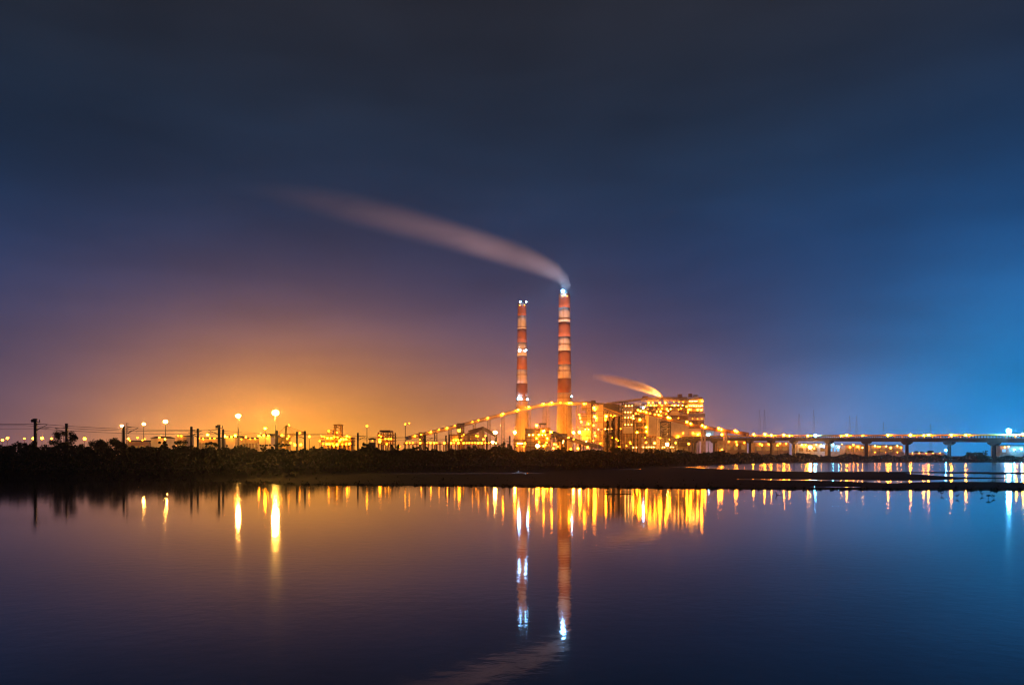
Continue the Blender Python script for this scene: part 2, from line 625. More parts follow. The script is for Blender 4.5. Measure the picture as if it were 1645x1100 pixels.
TREES = [
    (103, 690.5, 37, 176, 'dark round tree touching the second rail mast from the shore end', 'round'),
    (172, 698.5, 46, 180, 'wide dark bushy tree in front of the slim pair of rail masts', 'round'),
    (199, 708, 12, 186, 'small dark tree squeezed against the foot of the mast beside a wide bushy tree', 'round'),
    (50, 705.5, 24, 178, 'low dark mound of a bush at the foot of the tallest rail mast', 'bush'),
    (128, 709, 26, 180, 'straggly low bush beside the dark round tree on the bank', 'bush'),
    (214, 714.5, 18, 195, 'low flat bush below the two leftmost tall floodlight masts', 'bush'),
    (231, 715, 8, 195, 'tiny boxy bush alone on the bank top below a tall floodlight', 'bush'),
    (263, 706, 14, 200, 'small upright tree in front of the white lit shed', 'round'),
    (277, 711, 11, 202, 'small leaning bush next to the upright tree by the white lit shed', 'bush'),
    (291, 706.5, 25, 200, 'broad bush just before the close pair of rail masts', 'bush'),
    (331, 709, 12, 212, 'small ragged bush right after the close pair of rail masts', 'bush'),
    (341, 708, 16, 214, 'rounded bush against the mast with the box on top', 'bush'),
    (362, 713, 12, 218, 'low bush in front of the white wall of the pale warehouse', 'bush'),
    (379, 713.5, 8, 222, 'tiny bush at the foot of the thin lattice rail pole', 'bush'),
    (403, 718, 14, 226, 'very low bush on the bank below the glaring long warehouse', 'bush'),
    (421, 710.8, 10, 232, 'narrow dome shaped bush below the brightest floodlight', 'bush'),
    (432, 710.8, 14, 232, 'wider dome shaped bush below the brightest floodlight', 'bush'),
    (447, 711.5, 13, 246, 'small flat topped tree behind a rail mast under the brightest floodlight', 'flat'),
    (456, 709.5, 18, 246, 'wider flat topped tree below the yellow stacker mast', 'flat'),
    (517, 716, 18, 258, 'low bush below the bright crusher house', 'bush'),
    (587, 708.5, 12, 270, 'small rounded tree leaning on the open lookout hut', 'round'),
    (636, 712.5, 18, 286, 'spreading bush below the dark roofed frame building', 'bush'),
    (668, 716, 13, 296, 'low bush below the row of tube lights near its start', 'bush'),
    (684, 712, 11, 300, 'narrow bush wrapped round the foot of a rail mast', 'bush'),
    (759, 713.5, 18, 320, 'rounded bush below the open gabled shed', 'bush'),
    (811, 708, 18, 322, 'taller dark tree between the shorter chimney and the rail line end', 'round'),
    (824, 713.5, 12, 322, 'small bush at the right foot of the taller dark tree below the shorter chimney', 'bush'),
    (908, 717, 22, 330, 'low dark bush below the taller chimney', 'bush'),
    (987, 717.5, 13, 330, 'pointed dark bush below the tall dark trees by the boiler house', 'round'),
    (1045, 720, 24, 340, 'low wide bush below the orange boiler casing', 'bush'),
    (1132, 721, 13, 380, 'half round bush between two far bridge piers', 'bush'),
    (1154, 722.5, 10, 390, 'small half round bush right of a far bridge pier', 'bush'),
    (976, 673, 8, 400, 'tall dark slim tree, first of the three in front of the boiler house', 'column'),
    (985, 669.5, 9, 395, 'tallest dark slim tree, the middle of three in front of the boiler house', 'column'),
    (994, 668.5, 8, 405, 'tall dark slim tree nearest the grey panelled bunker tower', 'column'),
    (1484, 724, 30, 900, 'far dark tree clump seen under the bridge beside the small blue lamp', 'bush'),
    (1566, 726.5, 40, 900, 'long low far tree clump seen under the bridge span with blue dusk', 'bush'),
    (1583, 721.5, 8, 880, 'small upright far tree seen under the bridge just before the near pier', 'round'),
]
for (px, top, wd, d, lab, kd) in TREES:
    tree(px, top, wd, d, lab, kd, name='bush' if kd == 'bush' else 'tree', leafmat='leaf_dry' if (px * 13) % 5 < 1 else 'leaf')


# ------------------------------------------------------------------ rail masts and wires
def rail_mast(px, top, label, arm=0, box=False, lattice=False, lamp=False):
    d = 9.1 * FOC / (HOR - top)
    b0 = land(px, d)
    b0.z -= .3
    zt = CAM_Z + 9.1
    root = thing('rail_mast', b0, label, 'rail mast', 'masts along the railway')
    m = MB()
    w = .17 if not lattice else .10
    tp = Vector((b0.x, b0.y, zt))
    if lattice:
        for s in (-1, 1):
            m.bar(b0 + Vector((s * .22, 0, 0)), tp + Vector((s * .16, 0, 0)), .09)
        k = 0
        z = b0.z + .5
        while z < zt - .6:
            s = 1 if k % 2 else -1
            m.bar((b0.x - .2 * s, b0.y, z), (b0.x + .2 * s, b0.y, z + .6), .05)
            z += .6
            k += 1
    else:   # H section
        m.box((b0.x - .30, b0.y - .22, b0.z), (b0.x - .22, b0.y + .22, zt))
        m.box((b0.x + .22, b0.y - .22, b0.z), (b0.x + .30, b0.y + .22, zt))
        m.box((b0.x - .22, b0.y - .06, b0.z), (b0.x + .22, b0.y + .06, zt))
        m.box((b0.x - .5, b0.y - .5, b0.z - .4), (b0.x + .5, b0.y + .5, b0.z + .25))
    m.build('pole', 'pole_steel', root)
    if arm:
        L = 3.0 * arm
        a = MB()
        z1, z2 = zt - 1.1, zt - 2.8
        a.tube((b0.x, b0.y, z1), (b0.x + L, b0.y - .2, z1 - .15), .055, n=6)
        a.tube((b0.x, b0.y, z2), (b0.x + L, b0.y - .2, z1 - .15), .065, n=6)
        a.tube((b0.x + L * .35, b0.y, z2 + .75), (b0.x + L * 1.12, b0.y - .2, z2 + .65), .045, n=6)
        a.tube((b0.x + L * .9, b0.y, z2 + .66), (b0.x + L * .75, b0.y, z2 + .25), .03, n=6)
        a.build('cantilever_arm', 'pole_steel', root)
        for zz in (z1, z2):
            i = MB()
            q0 = Vector((b0.x + .35 * arm, b0.y, zz + (.0 if zz == z1 else .22)))
            q1 = q0 + Vector((.6 * arm, 0, -.03 if zz == z1 else .38))
            for k in range(5):
                c = q0.lerp(q1, k / 4)
                i.ball(c, .14, 6)
            i.tube(q0, q1, .05, n=6)
            i.build('insulator', 'porcelain', root)
    if box:
        c = MB()
        c.tube((b0.x - .95, b0.y, zt - .35), (b0.x - .25, b0.y, zt - .35), .30, n=10)
        c.box((b0.x - 1.0, b0.y - .12, zt - .80), (b0.x + 1.15, b0.y + .12, zt - .68))
        c.tube((b0.x + .95, b0.y, zt - .68), (b0.x + .95, b0.y, zt - .1), .09, n=6)
        c.box((b0.x - .5, b0.y - .3, zt - .1), (b0.x + .35, b0.y + .3, zt + .12))
        c.build('switch_gear', 'pole_steel', root)
    return root


MASTS = [
    (57, 673, 'tallest rail mast with switch gear on top, above a mound of bush', 1, True, False),
    (107, 680, 'rail mast rising out of the dark round tree', -1, False, False),
    (199, 684, 'short rail mast of the close pair beside the wide bushy tree', 0, False, False),
    (204.5, 679, 'slender lattice rail mast with an arm, beside the wide bushy tree', 1, False, True),
    (307.5, 685, 'thick rail mast of the close pair between broad and ragged bushes', 1, False, False),
    (318, 688, 'thinner rail mast of the close pair just before a ragged bush', -1, False, False),
    (352, 683, 'tall rail mast with a box on top and insulators on its side', -1, True, False),
    (358.5, 689, 'short rail mast tucked beside the mast with a box on top', 0, False, False),
    (383, 686, 'thin lattice rail mast between the two glaring warehouse walls', 0, False, True),
    (445, 691, 'rail mast standing straight below the brightest floodlight', -1, False, False),
    (477, 693, 'rail mast in front of the yellow stacker boom', 0, False, False),
    (490, 692, 'rail mast just past the tip of the yellow stacker boom', -1, False, False),
    (575, 695, 'lone rail mast with a bracket arm between crusher house and lookout hut', 1, False, False),
    (683, 698, 'rail mast with its foot wrapped by a narrow bush', 1, False, False),
    (716.5, 699, 'shorter rail mast of the pair below the rising conveyor', 0, False, False),
    (721.5, 698, 'longer rail mast of the pair below the rising conveyor', 0, False, False),
    (782, 701, 'small rail mast under the open gabled shed', 0, False, False),
    (819, 700, 'last small rail mast in front of the shorter chimney', -1, False, False),
]
for a in MASTS:
    rail_mast(*a)


def wire(pts, r, name, label, group):
    m = MB()
    path = []
    for i in range(len(pts) - 1):
        p0, p1 = Vector(pts[i]), Vector(pts[i + 1])
        for k in range(6):
            t = k / 6
            q = p0.lerp(p1, t)
            q.z -= .55 * 4 * t * (1 - t)
            path.append(q)
    path.append(Vector(pts[-1]))
    m.path(path, [r] * len(path), 4)
    tag(m.build(name, 'cable'), label, 'wire', group)


def rail_pt(t, off, z):
    dx, dy = 101 / 185, 155 / 185
    return (-112 + 101 * t + dy * off, 187 + 155 * t - dx * off, z)


ts = [-.9, -.62, -.3, 0, .25, .5, .75, 1.0, 1.25]
wire([rail_pt(t, 1.5, 11.4) for t in ts], .045, 'overhead_wire', 'upper overhead wire hung from the rail masts on the near track', 'wires over the railway')
wire([rail_pt(t, 1.5, 10.3) for t in ts], .04, 'overhead_wire', 'lower overhead wire hung from the rail masts on the near track', 'wires over the railway')
wire([rail_pt(t, -5, 11.2) for t in ts], .045, 'overhead_wire', 'overhead wire running past the rail masts on the far track', 'wires over the railway')


# ------------------------------------------------------------------ lamps
def lamp_head(p, r, light, kind='globe'):
    m = MB()
    p = Vector(p)
    if kind == 'ring':      # high mast: a ring of floodlights
        for k in range(8):
            a = k * math.pi / 4
            c = p + Vector((math.cos(a), math.sin(a), 0)) * r * .5
            m.ball(c, r * .5, 8, 0)
        m.ball(p, r * .75, 8, 0)
        m.lathe(p + Vector((0, 0, r * .72)), [(r * .5, 0), (r * .4, r * .1), (r * .1, r * .2)], 12, 1)
    else:
        m.ball(p, r, 8, 0)
        m.lathe(p + Vector((0, 0, r * .86)), [(r * .75, 0), (r * .6, r * .35), (r * .15, r * .5)], 8, 1)
    return m


def lamp_post(px, py, d, r, light, label, kind='globe', name='floodlight_mast', group='floodlight masts', cat='lamp post', base=None):
    p = at(px, py, d)
    r *= .74
    b0 = base if base is not None else land(px, d)
    root = thing(name, (p.x, p.y, b0.z), label, cat, group)
    pole = MB()
    H = p.z - b0.z
    pr = max(.07, H * .011)
    pole.tube((p.x, p.y, b0.z - (.5 if base is None else 0)), (p.x, p.y, p.z - r * .7), pr * 1.3, pr * .8, 8)
    pole.lathe((p.x, p.y, b0.z), [(pr * 3, 0), (pr * 3, pr), (pr * 1.4, pr * 2)], 8)
    pole.build('pole', 'pole_steel', root)
    lamp_head(p, r, light, kind).build('lamp_head', [light, 'dark_steel'], root)
    return root


def bridge_pt(px):
    u = (px - 822.5) / FOC
    # plan line from column 1100 (1050 m) to column 1645 (610 m)
    a, b = at(1100, 700, 1050), at(1645, 700, 610)
    ax, ay, bx, by = a.x, a.y, b.x, b.y
    t = (ax - u * ay) / (u * (by - ay) - (bx - ax))
    return ax + (bx - ax) * t, ay + (by - ay) * t, t


POSTS = [  # column, row, distance, radius, light, label, head
    (442.5, 663, 320, 1.75, 'mast_brightest', 'tallest and brightest floodlight mast, glaring above the long warehouse', 'ring'),
    (382.5, 668, 330, 1.25, 'mast_bright', 'bright floodlight mast above the thin lattice rail pole', 'ring'),
    (266, 677, 1000, 3.6, 'mast_far', 'bright floodlight mast right above the white lit shed', 'ring'),
    (231, 681, 1000, 2.5, 'mast_far', 'medium floodlight mast between two brighter ones over the left depot', 'ring'),
    (196, 684, 1000, 2.3, 'mast_far', 'small bright floodlight mast next to the short rail mast', 'ring'),
    (426, 688, 380, .95, 'sodium_bright', 'lower floodlight mast just below and beside the brightest one', 'ring'),
    (333.5, 698, 800, 1.9, 'sodium_bright', 'short floodlight mast between two pairs of rail masts', 'globe'),
    (206, 704.5, 360, .60, 'sodium_bright', 'low lamp post at the foot of the slender lattice rail mast', 'globe'),
    (265, 705, 370, .45, 'sodium_bright', 'low lamp post at the corner of the white lit shed', 'globe'),
    (361, 700.5, 400, .8, 'sodium_bright', 'lamp post at the left corner of the pale warehouse', 'globe'),
    (378, 699.5, 400, .9, 'sodium_bright', 'brighter lamp post at the right corner of the pale warehouse', 'globe'),
    (395, 702, 400, .6, 'sodium_lamp', 'small lamp post at the middle of the long warehouse front', 'globe'),
    (444, 704.5, 390, .6, 'sodium_bright', 'low lamp post beside the rail mast under the brightest floodlight', 'globe'),
    (453, 699, 420, .8, 'sodium_bright', 'lamp post at the foot of the yellow stacker mast', 'globe'),
    (461.5, 704.5, 420, .6, 'sodium_bright', 'small lamp post below the hinge of the yellow stacker boom', 'globe'),
    (474, 714.5, 330, .75, 'sodium_bright', 'low glaring lamp on the bank, first of two side by side', 'globe'),
    (483, 714, 330, .75, 'sodium_bright', 'low glaring lamp on the bank, second of two side by side', 'globe'),
    (467, 711, 340, .5, 'sodium_lamp', 'small low lamp just before the two glaring ones on the bank', 'globe'),
    (497, 701, 450, .9, 'sodium_bright', 'lamp post just past the rail mast at the stacker boom tip', 'globe'),
    (513.5, 708, 450, .6, 'sodium_lamp', 'lamp post at the left corner of the crusher house', 'globe'),
    (589.5, 684, 520, 1.0, 'sodium_small', 'lone slender lamp post above the open lookout hut', 'globe'),
    (610, 709, 420, .95, 'sodium_bright', 'glaring lamp post before the dark roofed frame building', 'globe'),
    (640.5, 716.5, 330, .85, 'sodium_bright', 'low star bright lamp on the bank beyond the dark roofed frame building', 'globe'),
    (737.5, 691.5, 640, 1.7, 'sodium_bright', 'large lamp mast under the conveyor transfer tower', 'globe'),
    (795.5, 694.5, 600, 2.0, 'mast_far', 'glaring floodlight mast at the right end of the open gabled shed', 'ring'),
    (791.5, 710, 480, 1.1, 'mast_bright', 'glaring low lamp post below the open gabled shed', 'globe'),
    (827, 694.5, 1200, 2.7, 'chimney_flood', 'lamp mast lighting the foot of the shorter chimney', 'globe'),
    (850, 697, 1310, 2.6, 'chimney_flood', 'lamp mast in the gap between the two chimneys near the shorter one', 'globe'),
    (887, 695, 1116, 2.1, 'chimney_flood', 'lamp mast at the left foot of the taller chimney', 'globe'),
    (921, 694.5, 1180, 2.1, 'chimney_flood', 'lamp mast at the right foot of the taller chimney', 'globe'),
    (931, 694.2, 1040, 2.0, 'chimney_flood', 'lamp mast between the taller chimney and the first bunker tower', 'globe'),
    (863.5, 716, 420, 1.15, 'mast_bright', 'star bright lamp on the bank below the control building', 'globe'),
    (889, 720, 420, .7, 'sodium_lamp', 'dim low lamp on the bank right of the star bright one', 'globe'),
    (917, 721, 420, .55, 'sodium_lamp', 'small low lamp on the bank below the taller chimney', 'globe'),
    (928.5, 720, 430, .75, 'sodium_bright', 'low lamp on the bank just right of the taller chimney', 'globe'),
    (944, 718, 440, .6, 'sodium_bright', 'low lamp on the bank below the pink lit gallery end', 'globe'),
    (994, 708, 960, 1.62, 'sodium_bright', 'upper one of two stacked lamps before the tall dark trees', 'globe'),
    (994.5, 717.5, 930, 1.66, 'sodium_bright', 'lower one of two stacked lamps before the tall dark trees', 'globe'),
    (1051.5, 711.5, 960, 1.80, 'sodium_bright', 'lamp post below the orange boiler casing', 'globe'),
    (1038, 710.5, 960, 1.20, 'sodium_lamp', 'smaller lamp post left of the one below the orange boiler casing', 'globe'),
    (1072, 713.5, 930, 2.41, 'mast_bright', 'star bright lamp post before the lattice tower of the boiler house', 'globe'),
    (1085.5, 711, 950, 1.19, 'sodium_lamp', 'small lamp post above the first far bridge pier', 'globe'),
    (1106.5, 712.5, 970, 1.52, 'sodium_lamp', 'lamp post seen under the bridge between its two farthest piers', 'globe'),
    (1184, 714, 620, .8, 'sodium_lamp', 'small lamp seen under the bridge near the end of the boiler conveyor', 'globe'),
    (1224, 714.5, 620, .7, 'sodium_lamp', 'small lamp seen under the bridge between the paired middle piers', 'globe'),
    (1249, 715, 640, .7, 'sodium_lamp', 'dim lamp seen under the bridge right of the paired middle piers', 'globe'),
    (1301.5, 718, 500, 1.2, 'mast_bright', 'star bright orange lamp post under the bridge', 'globe'),
    (1308, 720, 560, .6, 'sodium_lamp', 'small lamp close beside the star bright one under the bridge', 'globe'),
    (1371, 714.5, 700, .9, 'sodium_lamp', 'lamp seen under the bridge before a pier with pale sheds behind', 'globe'),
    (1431, 719, 640, .9, 'sodium_bright', 'orange lamp seen under the bridge beside a thick middle pier', 'globe'),
    (1413, 717.5, 700, .7, 'sodium_lamp', 'dimmer orange lamp seen under the bridge between two piers', 'globe'),
    (1519.5, 723, 640, .95, 'blue_lamp_light', 'small blue lamp post under the bridge beside a pier', 'globe'),
]
for (px, py, d, r, light, lab, head) in POSTS:
    if px > 1150:       # these stand along the foot of the bridge
        nd = bridge_pt(px)[1] - 9
        r, d = r * nd / d, nd
    if 443 < px < 792:
        light = {'sodium_bright': 'sodium_dim', 'sodium_lamp': 'sodium_small', 'mast_bright': 'mast_far'}.get(light, light)
    lamp_post(px, py, d, r, light, lab, head)
FAR = [(4, 706.5, .9, 'bright orange'), (12, 703.4, .95, 'bright pale'), (39, 704, .55, 'small dim'), (53, 704, .8, 'medium'), (67.5, 703.6, 1.0, 'wide bright'),
       (83, 704.2, .65, 'small'), (136, 704.6, 1.15, 'broad glowing')]
FARLAB = ['orange lamp at the very start of the far row of lamps', 'pale lamp second in the far row of lamps', 'small dim lamp before the mound of bush',
          'lamp touching the tallest rail mast near its foot', 'wide bright lamp just past the tallest rail mast', 'small lamp at the edge of the dark round tree',
          'broad glowing lamp between the dark round tree and the wide bushy tree']
for (px, py, r, _), lab in zip(FAR, FARLAB):
    lamp_post(px, py, 520, r * 1.15, 'sodium_lamp', lab, 'globe', name='street_lamp', group='far lamps beyond the railway', cat='street lamp')


def added_spot(src, target, power, col, cone):
    """spot light added above a lamp, aimed to brighten the chimneys and both plumes"""
    L = bpy.data.lights.new('floodlight', 'SPOT')
    L.energy, L.color, L.spot_size, L.spot_blend, L.shadow_soft_size = power, col, rad(cone), 1.0, 1.5
    o = bpy.data.objects.new('floodlight', L)
    COL.objects.link(o)
    src, target = Vector(src), Vector(target)
    o.location = src
    o.rotation_euler = (target - src).to_track_quat('-Z', 'Y').to_euler()


FLOOD = (1.0, .42, .15)
added_spot(at(827, 690.5, 1200), at(838.5, 530, 1400), 3.6e6, FLOOD, 42)
added_spot(at(887, 691, 1116), at(907, 520, 1300), 2.9e6, FLOOD, 42)
added_spot(at(921, 690.5, 1180), at(850, 410, 1300), 3.6e6, (1.0, .60, .56), 44)  # added to brighten the smoke near the chimney top
added_spot(at(827, 690.2, 1200), at(640, 340, 1300), 7.0e6, (1.0, .58, .58), 60)  # added to brighten the far part of the smoke


added_spot(at(1068.5, 638, 1126), at(1010, 614, 1120), 1.6e6, (1.0, .36, .06), 50)  # added above the boiler house roof to brighten the steam


# ------------------------------------------------------------------ chimneys
def beacon(parent, p, r, light):
    m = MB()
    m.ball(p, r, 8, 0)
    m.lathe(Vector(p) - Vector((0, 0, r * 1.3)), [(r * .6, 0), (r * .6, r * .5)], 8, 1)
    return m.build('warning_light', [light, 'dark_steel'], parent)


def chimney(px, top, d, rtop, rbase, bands, label, decks, lights, liners, pale_to):
    base = Vector(((px - 822.5) / FOC * d, d, 3.8))
    H = CAM_Z + (HOR - top) / FOC * d - base.z
    root = thing('chimney', base, label, 'chimney', 'striped power station chimneys')

    def rad_at(z):
        t = z / H
        return rbase + (rtop - rbase) * (1 - (1 - min(1, t * 1.0)) ** 1.7)

    def zrow(py):
        return CAM_Z + (HOR - py) / FOC * d - base.z

    # plain shaft below the stripes
    zb = zrow(bands[-1][1])
    prof = [(rad_at(z), z) for z in np.linspace(0, zb, 10)]
    MB().lathe(base, prof, 48).build('shaft', 'concrete', root, True)
    for (y0, y1, colr) in bands:
        z0, z1 = zrow(y1), zrow(y0)
        prof = [(rad_at(z) + .02, z) for z in np.linspace(z0, z1, 4)]
        b = MB().lathe(base, prof, 48)
        b.build('paint_band', 'chimney_red' if colr == 'r' else 'chimney_white', root, True)
    for y in decks:
        z = zrow(y)
        r = rad_at(z)
        m = MB()
        m.lathe(base + Vector((0, 0, z)), [(r + .1, 0), (r + .8, .1), (r + .8, .35), (r + .1, .4)], 40)
        for k in range(28):
            a = 2 * math.pi * k / 28
            q = base + Vector((math.cos(a) * (r + .72), math.sin(a) * (r + .72), z + .3))
            m.bar(q, q + Vector((0, 0, 1.3)), .12)
        m.lathe(base + Vector((0, 0, z + 1.5)), [(r + .66, 0), (r + .8, 0), (r + .8, .14), (r + .66, .14)], 40)
        m.build('gallery_deck', 'rusty_steel', root)
    # ladder cage running up the face
    lad = MB()
    for zz in np.linspace(2, H - 2, 90):
        r0 = rad_at(zz)
        q = base + Vector((-.25 * r0, -math.sqrt(r0 * r0 * (1 - .0625)) - .25, zz))
        lad.box((q.x - .7, q.y - .25, q.z), (q.x + .7, q.y + .02, q.z + .25))
    for s in (-1, 1):
        pts = []
        for zz in np.linspace(1, H - 1, 14):
            r0 = rad_at(zz)
            pts.append(base + Vector((-.25 * r0 + s * .65, -math.sqrt(r0 * r0 * (1 - .0625)) - .3, zz)))
        lad.path(pts, [.1] * len(pts), 5)
    lad.build('ladder', 'rusty_steel', root)
    cap = MB()
    cap.lathe(base + Vector((0, 0, H)), [(rtop + .4, 0), (rtop + .5, .8), (rtop - .4, 1.2), (rtop - .9, .6)], 40)
    cap.build('rim', 'roof_sheet', root)
    for (lx, ly) in liners:
        MB().lathe(base + Vector((lx, ly, H - 1)), [(rtop * .33, 0), (rtop * .33, 6.5), (rtop * .29, 6.6)], 20).build('flue', 'roof_sheet', root, True)
    for (bx, by, r, light) in lights:
        p = at(bx, by, d)
        rr = rad_at(p.z - base.z)
        off = max(-rr * .995, min(rr * .995, p.x - base.x))
        p.y = d - math.sqrt(max(0, rr * rr - off * off)) - r - .3
        if p.z > base.z + H:
            p.y = d - rtop - r
        beacon(root, p, r, light)
    return root


TALL_B = [(473, 495, 'r'), (495, 518, 'w'), (518, 541.5, 'r'), (541.5, 564, 'w'), (564, 586, 'r'), (586, 608, 'w'), (608, 631, 'r'), (631, 646, 'w')]
SHORT_B = [(489, 508, 'r'), (508, 529, 'w'), (529, 550.5, 'r'), (550.5, 572, 'w'), (572, 594, 'r'), (594, 616, 'w'), (616, 637, 'r'), (637, 656, 'w')]
chimney(906.7, 473, 1300, 9.4, 14.2, TALL_B, 'taller and thicker chimney with red and white bands, trailing smoke', [514, 555, 597, 640],
        [(903.5, 470, 2.1, 'beacon_bright'), (903.8, 477.5, .8, 'sodium_small'), (910.5, 477.5, .6, 'sodium_small'), (918.3, 637, 1.3, 'white_beacon')], [(-3.4, 0), (3.4, 0)], 646)
chimney(838.5, 489, 1400, 7.6, 13.6, SHORT_B, 'shorter and thinner chimney with red and white bands and pairs of white lights', [527, 562, 603, 645],
        [(835.8, 486.5, 1.35, 'white_beacon'), (845.2, 486.5, 1.35, 'white_beacon'), (835, 491.5, .6, 'sodium_small'), (842.5, 491.5, .6, 'sodium_small'),
         (834, 563.5, 1.5, 'white_beacon'), (844.8, 563.5, 1.5, 'white_beacon'), (833.5, 640.5, 2.3, 'white_beacon'), (847.5, 641.5, 1.5, 'white_beacon')], [(0, 0)], 656)


# ------------------------------------------------------------------ steel frame buildings of the plant
def hang_lamp(parent, p, r, light):
    m = MB()
    p = Vector(p)
    r *= .8
    if p.x / p.y * FOC + 822.5 < 790:      # the depot and coal yard lamps are weaker than the boiler lamps
        light = {'sodium_bright': 'sodium_dim', 'sodium_lamp': 'sodium_small', 'tube_light': 'sodium_small'}.get(light, light)
    m.ball(p, r, 6, 0)
    m.box((p.x - r * .5, p.y - r * .5, p.z + r * .8), (p.x + r * .5, p.y + r * .5, p.z + r * 1.4), 1)
    return m.build('lamp', [light, 'dark_steel'], parent)


def frame_block(name, cat, label, x0, x1, top, d, depth, floors, bays, clad=(), lamps=(), roof=None, ybot=733, steel='painted_steel',
                rail=True, brace=True, zbase=3.2, floor_mat='rusty_steel', extra=None, group=None, colw=.8, back=None):
    """open steel frame: columns, floors (photo rows), cladding sheets, hung lamps"""
    pa, pb = at(x0, top, d), at(x1, top, d)
    X0, X1, ZT = pa.x, pb.x, pa.z
    root = thing(name, ((X0 + X1) / 2, d, zbase), label, cat, group)
    s = d / FOC
    for k in range(bays + 1):
        x = X0 + (X1 - X0) * k / bays
        for y in (d, d + depth):
            MB().box((x - colw / 2, y - colw / 2, zbase - .5), (x + colw / 2, y + colw / 2, ZT - .05)).build('column', steel, root)
    zs = [CAM_Z + (HOR - f) / FOC * d for f in floors]
    for z in zs:
        m = MB()
        m.box((X0 - .9, d - .9, z - .45), (X1 + .9, d + depth + .9, z))
        m.build('floor', floor_mat, root)
        if rail:
            m = MB()
            nb = max(4, int((X1 - X0) / 2.2))
            for k in range(nb + 1):
                x = X0 - .8 + (X1 - X0 + 1.6) * k / nb
                m.bar((x, d - .8, z), (x, d - .8, z + 1.3), .14)
            m.bar((X0 - .8, d - .8, z + 1.3), (X1 + .8, d - .8, z + 1.3), .14)
            m.bar((X0 - .8, d - .8, z + .7), (X1 + .8, d - .8, z + .7), .10)
            m.build('railing', 'yellow_paint', root)
    if brace:
        lv = sorted([zbase] + zs + [ZT])
        for i in range(len(lv) - 1):
            if lv[i + 1] - lv[i] < 2.5:
                continue
            k = (i * 2 + int(x0)) % bays
            xa, xb = X0 + (X1 - X0) * k / bays, X0 + (X1 - X0) * (k + 1) / bays
            m = MB()
            m.bar((xa, d - .2, lv[i]), (xb, d - .2, lv[i + 1]), .4)
            m.bar((xb, d + .15, lv[i]), (xa, d + .15, lv[i + 1]), .4)
            m.build('brace', steel, root)
    lv = sorted([zbase] + zs + [ZT])
    q = random.Random(int(x0 * 3 + top))
    if depth >= 10:
        for i in range(len(lv) - 1):
            h = lv[i + 1] - lv[i] - .5
            if h < 2.4:
                continue
            for k in range(bays):
                if q.random() > .72:
                    continue
                xa = X0 + (X1 - X0) * (k + q.uniform(.1, .45)) / bays
                xb = X0 + (X1 - X0) * (k + q.uniform(.6, .95)) / bays
                y = d + q.uniform(1.0, depth * .5)
                z = lv[i] + .01
                kind = q.choice(('duct', 'vessel', 'pipe', 'pipe', 'stair', 'duct'))
                mt = q.choice(('dark_steel', 'rusty_steel', 'painted_steel', 'grey_cladding'))
                m = MB()
                w = xb - xa
                if kind == 'duct':
                    m.box((xa, y, z + h * q.uniform(0, .3)), (xb, y + 2, z + h * q.uniform(.5, .9)))
                    for t in (.25, .5, .75):
                        m.box((xa + w * t - .1, y - .2, z + h * .3), (xa + w * t + .1, y - .002, z + h * .5))
                elif kind == 'vessel':
                    m.lathe(((xa + xb) / 2, y + w * .3, z), [(w * .28, 0), (w * .3, .3), (w * .3, h * .6), (w * .2, h * .74), (w * .05, h * .8)], 14)
                elif kind == 'pipe':
                    r = min(.7, w * .12)
                    for t in (.15, .5, .85):
                        m.tube((xa + w * t, y, z), (xa + w * t, y, z + h), r * q.uniform(.5, 1), n=8)
                    m.tube((xa, y - r, z + h * .6), (xb, y - r, z + h * .6), r * .7, n=8)
                else:
                    m.bar((xa, y - .6, z), (xb, y - .6, z + h), 1.0, .3)
                    m.bar((xa, y - 1.0, z + 1.1), (xb, y - 1.0, z + h + 1.0), .12)
                m.build(kind, mt, root, kind == 'vessel')
    if roof:
        m = MB()
        m.box((X0 - 1.2, d - 1.2, ZT), (X1 + 1.2, d + depth + 1.2, ZT + (1.0 if roof is True else roof)))
        m.build('roof', 'roof_sheet', root)
    if back:  # wall added behind the open frame to catch lamp light
        m = MB()
        m.box((X0 + .6, d + depth - .1, zbase), (X1 - .6, d + depth + .3, ZT - .4))
        m.build('light_catch_wall', back, root)
    for (cx0, cx1, cy0, cy1, cm, inset) in clad:
        a, b = at(cx0, cy1, d), at(cx1, cy0, d)
        m = MB()
        m.box((a.x, d + inset, a.z), (b.x, d + inset + .3, b.z))
        nrib = max(3, int((b.x - a.x) / 1.2))
        for k in range(nrib + 1):     # profiled sheeting
            x = a.x + (b.x - a.x) * k / nrib
            m.box((x - .12, d + inset - .16, a.z + .02), (x + .12, d + inset - .002, b.z - .02))
        m.build('cladding', cm, root)
    for l in lamps:
        lx, ly, r, light = l[:4]
        dy = l[4] if len(l) > 4 else -2.2
        p = at(lx, ly, d)
        hang_lamp(root, (p.x, d + dy, p.z), r, light)
    if extra:
        extra(root, X0, X1, ZT, d, depth)
    return root


def rnd_lamps(x0, x1, rows, n, r, light, dy=-2.0, seed=1, jit=1.0):
    q = random.Random(seed)
    return [(q.uniform(x0, x1), q.choice(rows) + q.uniform(-jit, jit), r * q.uniform(.7, 1.25), light, dy) for _ in range(n)]


def pipes(xs, r, y0, y1, dd, mt='painted_steel', nm='pipe'):
    def f(root, X0, X1, ZT, d, depth):
        for x in xs:
            a, b = at(x, y1, d), at(x, y0, d)
            m = MB()
            m.tube((a.x, d + dd, a.z), (a.x, d + dd, b.z), r, n=12)
            m.tube((a.x, d + dd, b.z), (a.x + r * 2.5, d + dd + 3, b.z), r, n=12)
            m.build(nm, mt, root, True)
    return f


S, SB, SS, TL = 'sodium_lamp', 'sodium_bright', 'sodium_small', 'tube_light'
